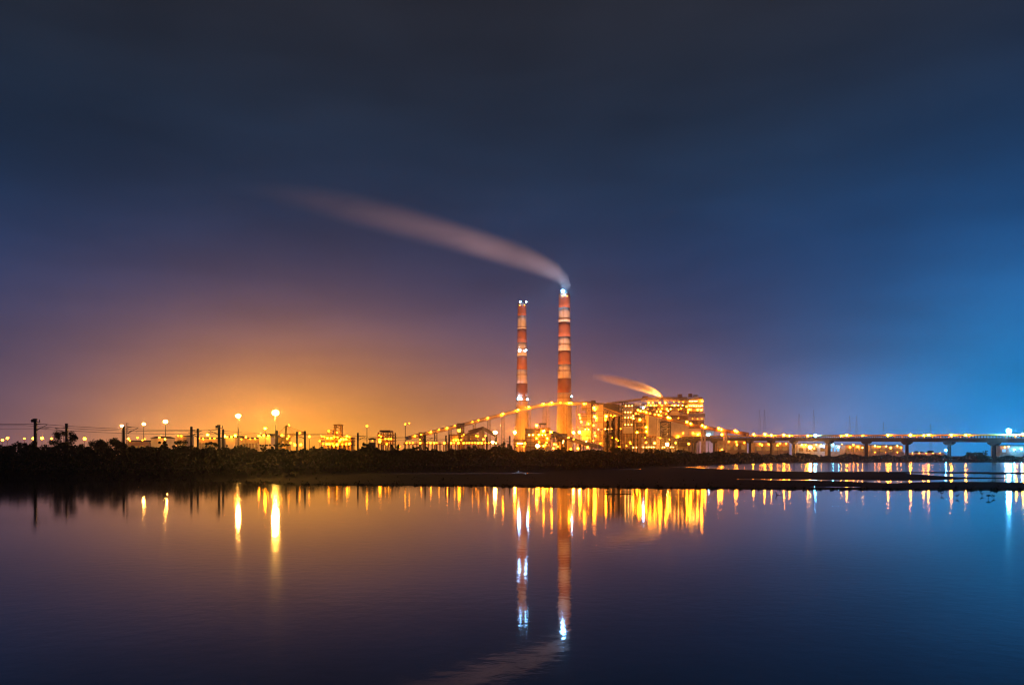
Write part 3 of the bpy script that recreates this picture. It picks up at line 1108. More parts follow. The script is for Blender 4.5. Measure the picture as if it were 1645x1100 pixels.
# first bunker / stair tower
frame_block('bunker_tower', 'tower', 'panelled bunker tower standing nearest to the taller chimney', 935, 950, 646, 1060, 16, [655, 664, 673, 684, 689, 700, 709, 717], 2,
            [(935.5, 942, 651, 659, 'grey_cladding', -.5), (935.5, 943, 667, 676, 'grey_cladding', -.5), (943, 949.5, 648, 682, 'cream_cladding', .8), (936, 949, 691, 706, 'cream_cladding', .8)],
            [(938, 648.5, 1.4, SB), (941, 648.5, 1.0, S), (932.3, 671, 1.3, SB, 3), (931, 666, .9, S, 3), (934, 677, 1.4, SB, 2), (945, 680.5, 1.3, SB), (940, 689.5, .9, TL), (945, 689.5, .9, TL), (943, 703, .9, S), (939, 713, .9, S)],
            True, extra=pipes([950.8], .9, 645, 720, -1.5, 'dark_steel'))
frame_block('boiler_tower', 'tower', 'orange clad boiler tower with glaring lamps on its corner, beside the first bunker tower', 952, 969, 648, 1070, 22, [660, 668, 678, 689, 698, 708, 717], 3,
            [(959, 968.5, 650, 688, 'cream_cladding', -.5), (957, 968.5, 691, 716, 'cream_cladding', .6)],
            [(954, 655, 2.2, SB), (955.5, 658, 1.3, SB), (955, 669, 2.2, SB), (957.5, 671.5, 1.4, SB), (957, 675, .9, S), (953.5, 683, 1.2, SB), (956, 699.5, 1.3, SB), (955, 695, .8, S), (950, 689.5, .8, TL), (961, 689.5, .8, TL), (953, 708, .8, S), (964, 712, .8, S)],
            .8, extra=lambda root, X0, X1, ZT, d, dp: MB().box((X0 - 2, d - 1, ZT + .8), (X0 + 4, d + 5, ZT + 4.2)).build('lift_motor_room', 'roof_sheet', root))


def coal_roof(root, X0, X1, ZT, d, depth):
    a, b = at(969, 648, d), at(995, 649, d)
    c, e = at(995, 660, d), at(969, 655, d)
    m = MB()
    vs = [(q.x, d - 1 + k, q.z) for k in (0, 9) for q in (a, b, c, e)]
    m.add(vs, [(0, 3, 2, 1), (4, 5, 6, 7), (0, 1, 5, 4), (1, 2, 6, 5), (2, 3, 7, 6), (3, 0, 4, 7)])
    m.build('hood', 'roof_sheet', root)
    p, q = at(969, 657, d), at(1001, 669, d)
    MB().bar((p.x, d - 4, p.z), (q.x, d - 4, q.z), 3.2, 2.6).build('inclined_duct', 'grey_cladding', root)
    MB().bar((p.x, d - 4.5, p.z + 1.9), (q.x, d - 4.5, q.z + 1.9), 2.6, .9).build('walkway', 'yellow_paint', root)


frame_block('coal_hopper', 'hopper', 'dark hooded coal hopper frame with an inclined walkway, behind the tall dark trees', 970, 996, 659, 1080, 20, [669, 689, 700, 712], 3,
            [(971, 977.5, 664, 676, 'white_cladding', 4.0)],
            [(973.5, 668.5, 2.4, SB), (972.5, 674, 1.2, S), (981, 667, .8, S), (984.5, 670, 1.1, SS), (987, 667.5, .8, S), (972, 689, .9, TL), (976.5, 689, .9, TL), (982, 689, .8, TL), (983, 703, .8, S), (990, 705, .8, S), (997, 688.5, .8, S)],
            None, steel='dark_steel', extra=coal_roof, back='cream_cladding')


def roof_tee(root, X0, X1, ZT, d, depth):
    a, b = at(994.5, 645, d), at(1009, 646.6, d)
    MB().box((a.x, d - 1, b.z), (b.x, d + 6, a.z)).build('monorail_beam', 'roof_sheet', root)
    MB().box((a.x + 3.5, d, b.z - 8), (a.x + 5, d + 1.5, b.z)).box((b.x - 5, d, b.z - 4), (b.x - 3.6, d + 1.5, b.z)).build('post', 'dark_steel', root)


frame_block('bunker_tower', 'tower', 'grey panelled bunker tower with yellow lit floors, right of the tall dark trees', 1001, 1017.5, 650, 1050, 18, [653, 663, 672, 683, 697, 700, 711], 3,
            [(1001.3, 1017, 653.8, 660, 'grey_cladding', -.6), (1001.3, 1014.5, 665.2, 668.8, 'grey_cladding', -.6), (1001.3, 1013, 674, 680, 'cream_cladding', 2), (1001.3, 1017, 685, 696, 'cream_cladding', -.6)],
            [(1005, 651.8, .7, TL), (1010, 651.8, .7, TL), (1015, 651.8, .7, TL), (1004, 662, .7, TL), (1008.5, 662, .7, TL), (1013, 662, .7, TL), (1017.8, 659, 1.0, S), (1004, 670.5, .7, TL), (1009, 670.5, .7, TL), (1013.5, 670.5, .7, TL),
             (1017, 672, 1.5, SB), (1016.8, 668, 1.0, TL), (1004, 682, .7, TL), (1009, 682, .7, TL), (1014, 682, .7, TL), (1012, 710, .9, S), (1006, 716, .8, S), (1017, 718.5, .9, TL), (1022, 718.5, .8, TL)],
            .8, steel='dark_steel', extra=roof_tee)
frame_block('mill_frame', 'structure', 'dark lattice mill frame with scattered lamps between bunker tower and orange casing', 1018, 1041, 668, 1075, 26, [678, 687, 695, 704, 712], 4,
            [(1022, 1030, 679, 686, 'roof_sheet', 1), (1031, 1040, 688, 702, 'roof_sheet', 3)],
            [(1027.5, 674, 1.9, SB), (1023, 694.3, 1.6, SB), (1037.5, 686, 1.6, SB), (1038, 692.8, 1.6, SB), (1021, 664, 1.0, S), (1038, 711, 1.0, S), (1013, 713, .8, S), (1030, 718.5, .8, TL), (1035, 718.5, .8, TL)],
            None, steel='dark_steel', back='cream_cladding')


def roof_gear(root, X0, X1, ZT, d, depth):
    def blk(xa, xb, ya, yb, nm, mt, dd=4):
        a, b = at(xa, yb, d), at(xb, ya, d)
        MB().box((a.x, d + dd, a.z), (b.x, d + dd + 8, b.z)).build(nm, mt, root)
    blk(1034, 1042, 635.5, 639, 'roof_vent', 'rusty_steel')
    blk(1061, 1068, 636.5, 640, 'roof_vent', 'rusty_steel')
    # sloping roof sheet rising from the coal hopper side
    a, b, c = at(976, 646.5, d), at(1040, 638, d), at(1104, 637.5, d)
    m = MB()
    for p, q in ((a, b), (b, c)):
        m.add([(p.x, d - 1.6, p.z), (q.x, d - 1.6, q.z), (q.x, d + depth, q.z + 1.5), (p.x, d + depth, p.z + 1.5),
               (p.x, d - 1.6, p.z - 2.2), (q.x, d - 1.6, q.z - 2.2), (q.x, d + depth, q.z - 1.2), (p.x, d + depth, p.z - 1.2)],
              [(0, 1, 2, 3), (7, 6, 5, 4), (0, 4, 5, 1), (1, 5, 6, 2), (2, 6, 7, 3), (3, 7, 4, 0)])
    m.build('roof', 'painted_steel', root)
    for x in (1075, 1089):
        p = at(x, 637.5, d)
        MB().tube((p.x, d + 2, p.z), (p.x, d + 2, p.z + 6.5), .15, .08, 6).build('lightning_rod', 'pole_steel', root)


frame_block('boiler_house', 'boiler house', 'long boiler house with a sloping roof and many lamps under it', 976, 1104, 646, 1130, 40, [652, 659, 667, 676], 12,
            [(1019, 1030, 647, 650, 'cream_cladding', -.6), (1056, 1072, 653.5, 656.5, 'grey_cladding', -.8), (1073, 1086, 650, 652.5, 'white_cladding', -.8), (1030, 1058, 641.5, 645, 'cream_cladding', -.8), (1066, 1100, 641, 644.5, 'cream_cladding', -.8),
             (1078, 1090, 660, 667, 'cream_cladding', -.8), (1090, 1104, 668, 674, 'rusty_steel', -.8)],
            [(1042, 646.8, 1.1, SB), (1048, 646.8, .9, S), (1059.5, 646.8, 1.4, SB), (1068.5, 647, 1.3, SB), (1045, 651, 1.2, SB), (1051, 651, 1.2, SB), (1054, 651.2, .9, S), (1063, 651, .9, S), (1033, 655, 1.6, 'white_beacon'), (1036, 653, .8, SS),
             (1061, 661, 1.7, SB), (1055, 661, .8, S), (1083, 651, 1.1, 'tube_light'), (1089, 651, 1.0, TL), (1096, 651, 1.0, TL), (1071, 657, 1.2, SB), (1077, 657, 1.0, TL), (1073, 660, 1.0, TL), (1094, 656, .8, S), (1104, 662, 1.0, S),
             (1082, 645.6, .8, SS), (1090, 645.6, .8, SS), (1097, 645.6, .8, SS)] + rnd_lamps(1020, 1100, [650, 657, 664, 672], 16, .75, SS, -1.8, 5),
            None, extra=roof_gear, back='cream_cladding')


def casing(name, label, x0, x1, y0, y1, d, depth, mt, n, lamps=(), cat='boiler casing'):
    """stiffened sheet casing of a boiler or precipitator standing on its own steelwork"""
    a, b = at(x0, y1, d), at(x1, y0, d)
    root = thing(name, ((a.x + b.x) / 2, d, 3.2), label, cat)
    m = MB()
    m.box((a.x, d, a.z), (b.x, d + depth, b.z))
    for k in range(n + 1):
        x = a.x + (b.x - a.x) * k / n
        m.box((x - .22, d - .5, a.z), (x + .22, d + .01, b.z))
    for k in range(1, 4):
        z = a.z + (b.z - a.z) * k / 4
        m.box((a.x - .3, d - .38, z - .2), (b.x + .3, d + .012, z + .2))
    m.build('casing', mt, root)
    h = MB()
    nh = max(2, n // 2)
    for k in range(nh):      # hoppers below
        xa, xb = a.x + (b.x - a.x) * k / nh + .3, a.x + (b.x - a.x) * (k + 1) / nh - .3
        xm = (xa + xb) / 2
        zl = a.z - min(7, (xb - xa) * .9)
        h.add([(xa, d + .5, a.z), (xb, d + .5, a.z), (xb, d + 7, a.z), (xa, d + 7, a.z), (xm - .5, d + 3, zl), (xm + .5, d + 3, zl), (xm + .5, d + 4, zl), (xm - .5, d + 4, zl)],
              [(0, 1, 5, 4), (1, 2, 6, 5), (2, 3, 7, 6), (3, 0, 4, 7), (4, 5, 6, 7)])
    h.build('hopper', 'rusty_steel', root)
    for k in range(n + 1):
        x = a.x + (b.x - a.x) * k / n
        if k % 2 == 0:
            MB().box((x - .4, d + .6, 2.7), (x + .4, d + 1.4, a.z)).build('column', 'painted_steel', root)
    for l in lamps:
        p = at(l[0], l[1], d)
        hang_lamp(root, (p.x, d - 2, p.z), l[2], l[3])
    return root


casing('boiler_casing', 'big flat orange boiler casing left of the dark lattice tower', 1042, 1061, 666, 700, 1060, 30, 'cream_cladding', 8, [(1045, 704, 1.0, S), (1057, 703, .9, S), (1050, 706, .8, SS)])
casing('boiler_casing', 'wide low orange boiler casing right of the dark lattice tower under the conveyor', 1078, 1106, 675, 700, 1065, 30, 'cream_cladding', 10,
       [(1089, 701.5, 1.4, SB), (1086, 703, 1.2, SB), (1097, 695.5, .8, S), (1104, 705, .8, SS), (1081, 706, .8, SS)])
casing('boiler_casing', 'far orange casing below the end of the boiler conveyor', 1107, 1146, 688, 702, 1075, 24, 'cream_cladding', 10,
       [(1113, 695.5, 1.1, S), (1120.5, 697.8, 1.5, SB), (1122.5, 696, .9, S), (1138, 699, 1.4, 'white_beacon'), (1131, 706, .9, SS), (1143, 707, .8, SS)])


def lattice(name, cat, label, xc, wpx, y0, y1, d, mt, group=None, tiers=6, taper=1.0, r=.35, arms=()):
    """four legged lattice tower"""
    top, bot = at(xc, y0, d), at(xc, y1, d)
    gz = bot.z
    w0 = wpx / FOC * d / 2
    root = thing(name, (top.x, d, gz), label, cat, group)
    body = MB()

    def corner(t, i):
        w = w0 * (1 + (taper - 1) * t)
        sx, sy = ((-1, -1), (1, -1), (1, 1), (-1, 1))[i]
        return Vector((top.x + sx * w, d + w0 + sy * w, gz + (top.z - gz) * t))
    for i in range(4):
        body.bar(corner(0, i), corner(1, i), r * 1.4)
    for k in range(tiers):
        t0, t1 = k / tiers, (k + 1) / tiers
        for i in range(4):
            j = (i + 1) % 4
            body.bar(corner(t0, i), corner(t1, j), r * .7)
            body.bar(corner(t0, j), corner(t1, i), r * .7)
            body.bar(corner(t1, i), corner(t1, j), r * .8)
    body.build('lattice_frame', mt, root)
    for (t, L) in arms:
        z = gz + (top.z - gz) * t
        m = MB()
        for s in (-1, 1):
            m.bar((top.x, d + w0, z + 1.4), (top.x + s * L, d + w0, z), r * .8)
            m.bar((top.x, d + w0, z - .6), (top.x + s * L, d + w0, z), r * .8)
            m.tube((top.x + s * L, d + w0, z), (top.x + s * L, d + w0, z - 3), .25, n=6)
        m.build('cross_arm', mt, root)
    return root


lattice('lattice_tower', 'tower', 'dark square lattice tower standing before the orange boiler casings', 1069.5, 16, 677, 733, 1040, 'dark_steel', tiers=7, r=.6)
# right hand boiler
def right_gear(root, X0, X1, ZT, d, depth):
    def blk(xa, xb, ya, yb, nm, mt):
        a, b = at(xa, yb, d), at(xb, ya, d)
        MB().box((a.x, d + 4, a.z), (b.x, d + 10, b.z)).build(nm, mt, root)
    blk(1091, 1097, 632.5, 638, 'roof_vent', 'rusty_steel')
    blk(1108, 1113, 631.5, 637, 'roof_vent', 'rusty_steel')
    p = at(1119, 637, d)
    MB().lathe((p.x, d + 7, p.z), [(4.2, 0), (3.9, 1.6), (2.6, 3.0), (.6, 3.6)], 20).build('steam_drum_dome', 'cream_cladding', root, True)
    a, b = at(1090, 640, d), at(1128, 637, d)
    m = MB()
    m.add([(a.x, d - 1.5, a.z - 1), (b.x, d - 1.5, b.z - .5), (b.x, d + depth, b.z), (a.x, d + depth, a.z), (a.x, d - 1.5, a.z - 3), (b.x, d - 1.5, b.z - 3), (b.x, d + depth, b.z - 3), (a.x, d + depth, a.z - 3)],
          [(0, 1, 2, 3), (7, 6, 5, 4), (0, 4, 5, 1), (1, 5, 6, 2), (2, 6, 7, 3), (3, 7, 4, 0)])
    m.build('roof', 'painted_steel', root)


frame_block('boiler_unit', 'boiler', 'tallest boiler unit with lit floor rows and a grey band, ending the boiler house', 1105, 1129, 640, 1110, 34, [646.5, 654, 660.5, 675, 687, 698], 4,
            [(1107, 1132, 664, 669, 'grey_cladding', -1.6), (1106, 1132, 671, 674.5, 'cream_cladding', -.8), (1107, 1131, 676, 687, 'rusty_steel', 1.0), (1121, 1128.5, 638, 652, 'cream_cladding', 1.5), (1106, 1128.5, 648, 651, 'cream_cladding', 2.5), (1106, 1128.5, 688, 698, 'cream_cladding', 2.0)],
            [(x, 644.2, .8, TL) for x in (1107, 1109.5, 1112, 1114.5, 1117, 1119)] + [(1127, 644.4, 1.5, SB)] +
            [(x, 652, .85, TL) for x in (1107.5, 1110, 1113, 1115.5, 1118.5, 1122, 1125, 1127)] + [(1102.5, 653, 1.2, SB), (1113, 651, 1.0, S)] +
            [(1106.5, 657.8, 1.5, SB), (1109, 657.8, 1.1, S), (1120, 657.8, 1.4, SB), (1126, 658, 1.4, SB), (1104.5, 662, 1.0, S), (1112, 672.5, .6, SS), (1120, 672.5, .6, SS), (1127, 672.5, .6, SS)],
            None, extra=right_gear, back='cream_cladding')
frame_block('pipe_rack', 'pipe rack', 'low lit pipe rack running along the feet of the boilers', 1030, 1108, 702, 1040, 8, [704, 711, 719], 10, [(1046, 1052, 705, 710, 'cream_cladding', 1), (1090, 1104, 706, 718, 'rusty_steel', 2)],
            [(x, 718, .75, TL) for x in (1033, 1038, 1042, 1046, 1050, 1064, 1067, 1077, 1081)] + [(1060, 703.5, .8, S), (1075, 706, .8, SS), (1036, 702.5, .8, SS)], None, steel='rusty_steel', back='cream_cladding')


# ------------------------------------------------------------------ conveyor galleries
def gallery(name, label, pts, wid, hei, trestles, lamps, mt='cream_cladding', cat='conveyor', lamp_dy=-3.0, tmat='painted_steel', rails=True):
    P = [at(*q) for q in pts]
    root = thing(name, (P[0].x, P[0].y, 3.5), label, cat)
    for i in range(len(P) - 1):
        a, b = P[i], P[i + 1]
        m = MB()
        m.bar(a, b, wid, hei)
        d = (b - a)
        n = max(2, int(d.length / 5))
        _, s, u = frame_of(d)
        for k in range(n + 1):    # side frames of the gallery
            c = a.lerp(b, k / n)
            m.bar(c - u * hei * .54, c + u * hei * .54, wid + .5, .35)
        m.build('gallery', mt, root)
        m = MB()
        m.bar(a + Vector((0, 0, hei * .5 + .18)), b + Vector((0, 0, hei * .5 + .18)), wid + .9, .3)
        m.build('roof', 'roof_sheet', root)
        if rails:
            m = MB()
            nn = max(2, int(d.length / 2.5))
            off = s * (wid * .5 + .9) if s.y < 0 else -s * (wid * .5 + .9)
            for k in range(nn + 1):
                c = a.lerp(b, k / nn) + off - u * hei * .5
                m.bar(c, c + Vector((0, 0, 1.2)), .10)
            m.bar(a + off - u * hei * .5 + Vector((0, 0, 1.2)), b + off - u * hei * .5 + Vector((0, 0, 1.2)), .12)
            m.bar(a + off * .9 - u * hei * .5, b + off * .9 - u * hei * .5, 1.2, .2)
            m.build('side_walkway', 'rusty_steel', root)
    xs = [q[0] for q in pts]
    for tx in trestles:
        py = float(np.interp(tx, xs, [q[1] for q in pts]))
        dd = float(np.interp(tx, xs, [q[2] for q in pts]))
        t = at(tx, py, dd)
        m = MB()
        for s in (-1, 1):
            for y in (-1, 1):
                m.bar((t.x + s * 1.9, dd + y * 2.0, 3.0), (t.x + s * 1.5, dd + y * 1.6, t.z - hei * .5), .8)
        nb = max(2, int((t.z - 4) / 9))
        for k in range(nb):
            z0, z1 = 4 + (t.z - hei * .5 - 4) * k / nb, 4 + (t.z - hei * .5 - 4) * (k + 1) / nb
            m.bar((t.x - 1.7, dd - 1.8, z0), (t.x + 1.7, dd - 1.8, z1), .35)
            m.bar((t.x + 1.7, dd - 1.75, z0), (t.x - 1.7, dd - 1.75, z1), .35)
            m.bar((t.x - 1.7, dd - 1.8, z1), (t.x + 1.7, dd - 1.8, z1), .35)
        m.build('trestle', tmat, root)
    for (lx, ly, r, light) in lamps:
        dd = float(np.interp(lx, xs, [q[2] for q in pts]))
        p = at(lx, ly, dd)
        hang_lamp(root, (p.x, dd - wid * .5 + lamp_dy, p.z), r, light)
    return root


gallery('conveyor_gallery', 'long coal conveyor gallery climbing in front of both chimneys', [(655, 703.5, 1000), (693, 694.5, 1020), (731, 685.5, 1040), (784, 672, 1065), (832, 659.5, 1085), (872, 650.5, 1100), (900, 648, 1105), (938, 648.5, 1110)],
        4.2, 4.0, [676, 700, 723, 762, 785.5, 808, 850, 874, 880, 903, 908, 928], [(667.5, 700.3, 1.2, SB), (693, 693.6, 1.3, SB), (706, 690, 1.2, S), (719, 687.3, 1.4, SB), (731, 683.8, 1.1, S), (759.5, 677.5, 1.0, S),
                                                                     (769, 674.8, 1.1, S), (784, 671.2, 1.4, SB), (808, 664.8, 1.3, SB), (832.5, 658.3, 1.6, SB), (849.5, 653.8, 1.4, SB), (873, 648.8, 1.3, SB), (886, 647, 1.6, SB), (900, 647, .9, S), (913.5, 647.6, 1.6, SB), (917, 647.6, 1.3, SB)])
gallery('conveyor_gallery', 'lit coal conveyor descending from the boiler house to the bridge', [(1020, 658.5, 1000), (1073, 672, 960), (1108, 681.5, 930), (1154, 690.5, 900), (1200, 697, 880)],
        3.6, 3.4, [1057, 1130, 1165], [(1024, 659, 1.2, SB), (1028, 660.3, 1.4, SB), (1033, 661, .8, S), (1037, 662.4, 1.2, SB), (1043, 663.8, .8, S), (1051, 665.7, 1.1, S), (1057, 666.4, 1.2, SB), (1061, 667.8, .8, S), (1072, 670.5, 1.9, SB), (1075, 671.5, 1.3, SB),
                                       (1102, 677.8, 1.7, SB), (1108, 680.5, 1.5, SB), (1126.5, 683.5, 1.5, SB), (1131, 685.8, 1.6, SB), (1152.8, 688.3, 1.6, SB), (1157, 690, 1.4, SB), (1158, 698, 1.6, SB), (1179, 692, 1.5, SB), (1182, 693.2, 1.1, SB)], 'rusty_steel')
gallery('conveyor_gallery', 'short pinkish lit conveyor gallery sloping down below the taller chimney', [(885, 694, 820), (920, 706.5, 760), (963, 718, 700)], 3.0, 2.6, [905, 935], [(913, 703, 1.2, SB), (921, 705.5, .8, S), (941, 709, .7, TL)], 'grey_cladding', tmat='dark_steel')


# bridge --------------------------------------------------------------
def deck_z(px):
    x, y, t = bridge_pt(px)
    row = np.interp(px, [1080, 1180, 1240, 1300, 1645, 2200], [704.0, 703.2, 702.8, 703.0, 703.2, 704])
    return x, y, CAM_Z + (HOR - float(row)) / FOC * y


def make_bridge():
    x0, y0, z0 = deck_z(1300)
    root = thing('bridge', (x0, y0, 2.5), 'long concrete bridge on hammerhead piers crossing the far water', 'bridge')
    cs = [1084, 1100, 1116, 1132, 1147, 1176, 1204.5, 1239, 1275, 1332, 1392, 1457, 1525, 1597, 1674, 1790, 1960]
    dirv = (Vector(deck_z(1645)) - Vector(deck_z(1100)))
    dirv.z = 0
    dirv.normalize()
    nor = Vector((-dirv.y, dirv.x, 0))
    if nor.y > 0:
        nor = -nor          # towards the camera
    for i in range(len(cs) - 1):
        a, b = Vector(deck_z(cs[i])), Vector(deck_z(cs[i + 1]))
        s = (a.y + b.y) / 2 / FOC
        th = 2.6
        m = MB()
        m.bar(a - Vector((0, 0, .45)), b - Vector((0, 0, .45)), 9.5, .9)
        m.build('deck', 'shaded_concrete', root)
        m = MB()
        for o in (-3.6, 0, 3.6):
            m.bar(a + nor * o - Vector((0, 0, .9 + th / 2)), b + nor * o - Vector((0, 0, .9 + th / 2)), .9, th)
        n = max(2, int((b - a).length / 6))
        for k in range(n):
            c = a.lerp(b, (k + .5) / n)
            m.bar(c - nor * 3.6 - Vector((0, 0, 2.2)), c + nor * 3.6 - Vector((0, 0, 2.2)), .3, 1.6)
        m.build('girder', 'shaded_concrete', root)
        m = MB()
        n = max(3, int((b - a).length / 2.6))
        e = nor * 4.6
        for k in range(n + 1):
            c = a.lerp(b, k / n) + e
            m.box((c.x - .22, c.y - .22, c.z - .05), (c.x + .22, c.y + .22, c.z + 1.5))
        m.bar(a + e + Vector((0, 0, 1.6)), b + e + Vector((0, 0, 1.6)), .4, .35)
        m.bar(a + e + Vector((0, 0, .8)), b + e + Vector((0, 0, .8)), .2, .2)
        m.build('parapet', 'shaded_concrete', root)
        m = MB()
        e = -nor * 2.6
        m.tube(a + e + Vector((0, 0, 2.15)), b + e + Vector((0, 0, 2.3)), .85, n=12)  # pipe added to catch lamplight along the deck; its yellow stands for the glow
        for k in range(0, n + 1, 3):
            c = a.lerp(b, k / n) + e
            m.box((c.x - .25, c.y - .25, c.z), (c.x + .25, c.y + .25, c.z + 1.55))
        m.build('glow_line_pipe', 'yellow_paint', root)
    for px in [1086, 1116, 1147, 1204.5, 1239, 1275, 1332, 1392, 1457, 1525, 1597, 1674, 1790]:
        x, y, z = deck_z(px)
        c = Vector((x, y, z))
        zt = z - 3.5
        m = MB()
        w = dirv * 1.0
        col = 1.5
        m.tube((x, y, -1.5), (x, y, zt - 1.8), col, col * .92, 16)
        m.lathe((x, y, -1.4), [(2.6, 0), (2.6, 2.4), (1.6, 3.0)], 16)
        # hammerhead, seen nearly side on across the valley
        vs = []
        for sgn in (-1, 1):
            for (o, h) in ((-4.6, 0), (4.6, 0), (4.6, -1.0), (1.5, -2.6), (-1.5, -2.6), (-4.6, -1.0)):
                q = c + dirv * (o * .95) + nor * (sgn * 2.2)
                vs.append((q.x, q.y, zt + h))
        m.add(vs, [(0, 1, 2, 3, 4, 5), (11, 10, 9, 8, 7, 6)] + [(k, k + 6, (k + 1) % 6 + 6, (k + 1) % 6) for k in range(6)])
        m.build('pier', 'shaded_concrete', root)
    return nor


NOR = make_bridge()


def bridge_lamp(px, py, r, light, label):
    x, y, z = deck_z(px)
    p = Vector((x, y, z)) + NOR * .3
    d = p.y
    r *= 1.1
    zz = CAM_Z + (HOR - py) / FOC * d
    zz = max(zz, z + 1.2 + r)
    root = thing('street_lamp', (p.x, p.y, z), label, 'street lamp', 'lamps along the bridge')
    MB().tube((p.x, p.y, z - .02), (p.x, p.y, zz - r * .8), .12, .08, 8).lathe((p.x, p.y, z), [(.3, 0), (.3, .15), (.14, .3)], 8).build('pole', 'pole_steel', root)
    lamp_head(Vector((p.x, p.y, zz)), r, light).build('lamp_head', [light, 'dark_steel'], root)


BL = [
    (1211, 697.5, .8, 'dim bridge lamp where the boiler conveyor joins the bridge'),
    (1229, 697.3, 1.1, 'bright bridge lamp below the tallest left pylon'),
    (1239.5, 699, .85, 'smaller bridge lamp over the second of the paired middle piers'),
    (1259.5, 698.5, 1.0, 'bridge lamp between the paired piers and the blue lit span, the brighter of two'),
    (1268.5, 700, .8, 'small dim bridge lamp close to the pier before the blue lit span'),
    (1298, 699.8, .85, 'orange bridge lamp just before the blue lamp at the span middle'),
    (1352, 700, .55, 'tiny bridge lamp beside a brighter one near the twin far pylons'),
    (1360.5, 699.2, .9, 'orange bridge lamp in front of the twin far pylons'),
    (1386, 700, .5, 'tiny bridge lamp over a pier past the twin far pylons'),
    (1427, 699, .9, 'orange bridge lamp below the lone reddish pylon'),
    (1463, 699, .9, 'orange bridge lamp over the thick middle pier'),
    (1484, 699.6, .7, 'smaller orange bridge lamp, left one of a close pair'),
    (1492, 698.6, .8, 'brighter orange bridge lamp, right one of a close pair below the last pylon'),
    (1528.5, 698.8, .85, 'orange bridge lamp over the pier beside the small blue lamp'),
    (1552, 699, .8, 'last orange bridge lamp before the huge blue floodlight'),
    (1633, 698.5, .6, 'small orange bridge lamp just past the huge blue floodlight'),
    (1644.5, 697.6, .9, 'orange bridge lamp at the outermost end of the visible deck'),
]
for px, py, r, lab in BL:
    bridge_lamp(px, py, r, 'bridge_lamp_light', lab)
bridge_lamp(1310, 702, 1.2, 'blue_lamp_light', 'cool blue lamp low on the bridge between orange ones')
bridge_lamp(1621, 692, 1.5, 'blue_flood', 'huge glaring blue white floodlight on the bridge')

# ------------------------------------------------------------------ depot and middle ground
def shed(name, label, x0, x1, yt, d, depth, wall, roof_h=2.0, windows=0, lamps=(), win='lit_window', cat='shed', zb=None, doors=1, group=None):
    if x0 > 1150:       # beyond the bridge
        d = max(d, bridge_pt((x0 + x1) / 2)[1] + 70)
    a, b = at(x0, yt, d), at(x1, yt, d)
    zb = zb if zb is not None else land((x0 + x1) / 2, d).z - .2
    root = thing(name, ((a.x + b.x) / 2, d, zb), label, cat, group)
    m = MB()
    m.box((a.x, d, zb), (b.x, d + depth, a.z))
    n = max(3, int((b.x - a.x) / 1.6))
    for k in range(n + 1):
        x = a.x + (b.x - a.x) * k / n
        m.box((x - .08, d - .1, zb), (x + .08, d + .004, a.z - .05))
    m.build('wall', wall, root)
    r = MB()
    ym = d + depth / 2
    X0, X1 = a.x - .6, b.x + .6
    r.add([(X0, d - .8, a.z), (X1, d - .8, a.z), (X1, d + depth + .8, a.z), (X0, d + depth + .8, a.z), (X0, ym, a.z + roof_h), (X1, ym, a.z + roof_h)],
          [(0, 1, 5, 4), (2, 3, 4, 5), (0, 4, 3), (1, 2, 5), (3, 2, 1, 0)])
    r.build('roof', 'roof_sheet', root)
    hh = a.z - zb
    for k in range(windows):
        x = a.x + (b.x - a.x) * (k + .5) / windows
        w = (b.x - a.x) / windows * .28
        fr = MB()
        z0, z1 = zb + hh * .50, zb + hh * .74
        fr.box((x - w - .12, d - .16, z0 - .12), (x + w + .12, d - .11, z1 + .12))
        f = fr.build('window_frame', 'pole_steel', root)
        MB().box((x - w, d - .22, z0), (x + w, d - .165, z1)).build('pane', win, f)
    for k in range(doors):
        x = a.x + (b.x - a.x) * (.2 + .6 * k / max(1, doors - 1) if doors > 1 else .82)
        MB().box((x - 1.4, d - .15, zb), (x + 1.4, d - .105, zb + min(4, hh * .55))).build('door', 'grey_cladding', root)
    for l in lamps:
        p = at(l[0], l[1], d)
        hang_lamp(root, (p.x, d - 2.2, p.z), l[2], l[3])
    return root


shed('warehouse', 'white lit shed beside the tree below the left floodlight masts', 243, 262, 703.5, 395, 14, 'white_cladding', 1.0, 0, [(259, 702.8, .55, SB), (236, 705, .4, S)])
shed('warehouse', 'pale glaring warehouse wall between rail masts', 363, 379, 702.5, 425, 16, 'white_cladding', 1.2, 0, [(367, 701.5, .7, SB), (374, 701.5, .7, SB)])
shed('warehouse', 'long low orange lit warehouse linking the two pale walls', 383.5, 415, 704.5, 435, 16, 'cream_cladding', 1.0, 6, [(390, 705.5, .45, S), (404, 705, .45, S), (412, 705, .5, S)])
shed('warehouse', 'glaring pale warehouse wall below the low floodlight mast', 416, 435, 700.5, 425, 18, 'white_cladding', 1.4, 0, [(418, 700, .8, SB), (426, 699.5, .9, SB), (433, 700, .8, SB)])
shed('depot_office', 'low yellow lit depot building behind the close pair of rail masts', 318, 350, 704, 430, 12, 'cream_cladding', .8, 5, [(322, 703.8, .55, S), (329, 705, .5, SB), (340, 704, .5, S), (347, 704, .5, S)], cat='building')
shed('depot_office', 'low yellow lit depot building between the slender mast and the white lit shed', 205, 240, 709, 430, 12, 'cream_cladding', .8, 6, [(212, 708, .45, S), (224, 703, .6, S), (232, 707, .5, S)], cat='building')
shed('depot_office', 'small lit building with a bright sign band behind a broad bush', 284, 300, 700.5, 440, 10, 'cream_cladding', .6, 4, [(289, 700, .6, TL), (294, 700.2, .6, TL)], cat='building')


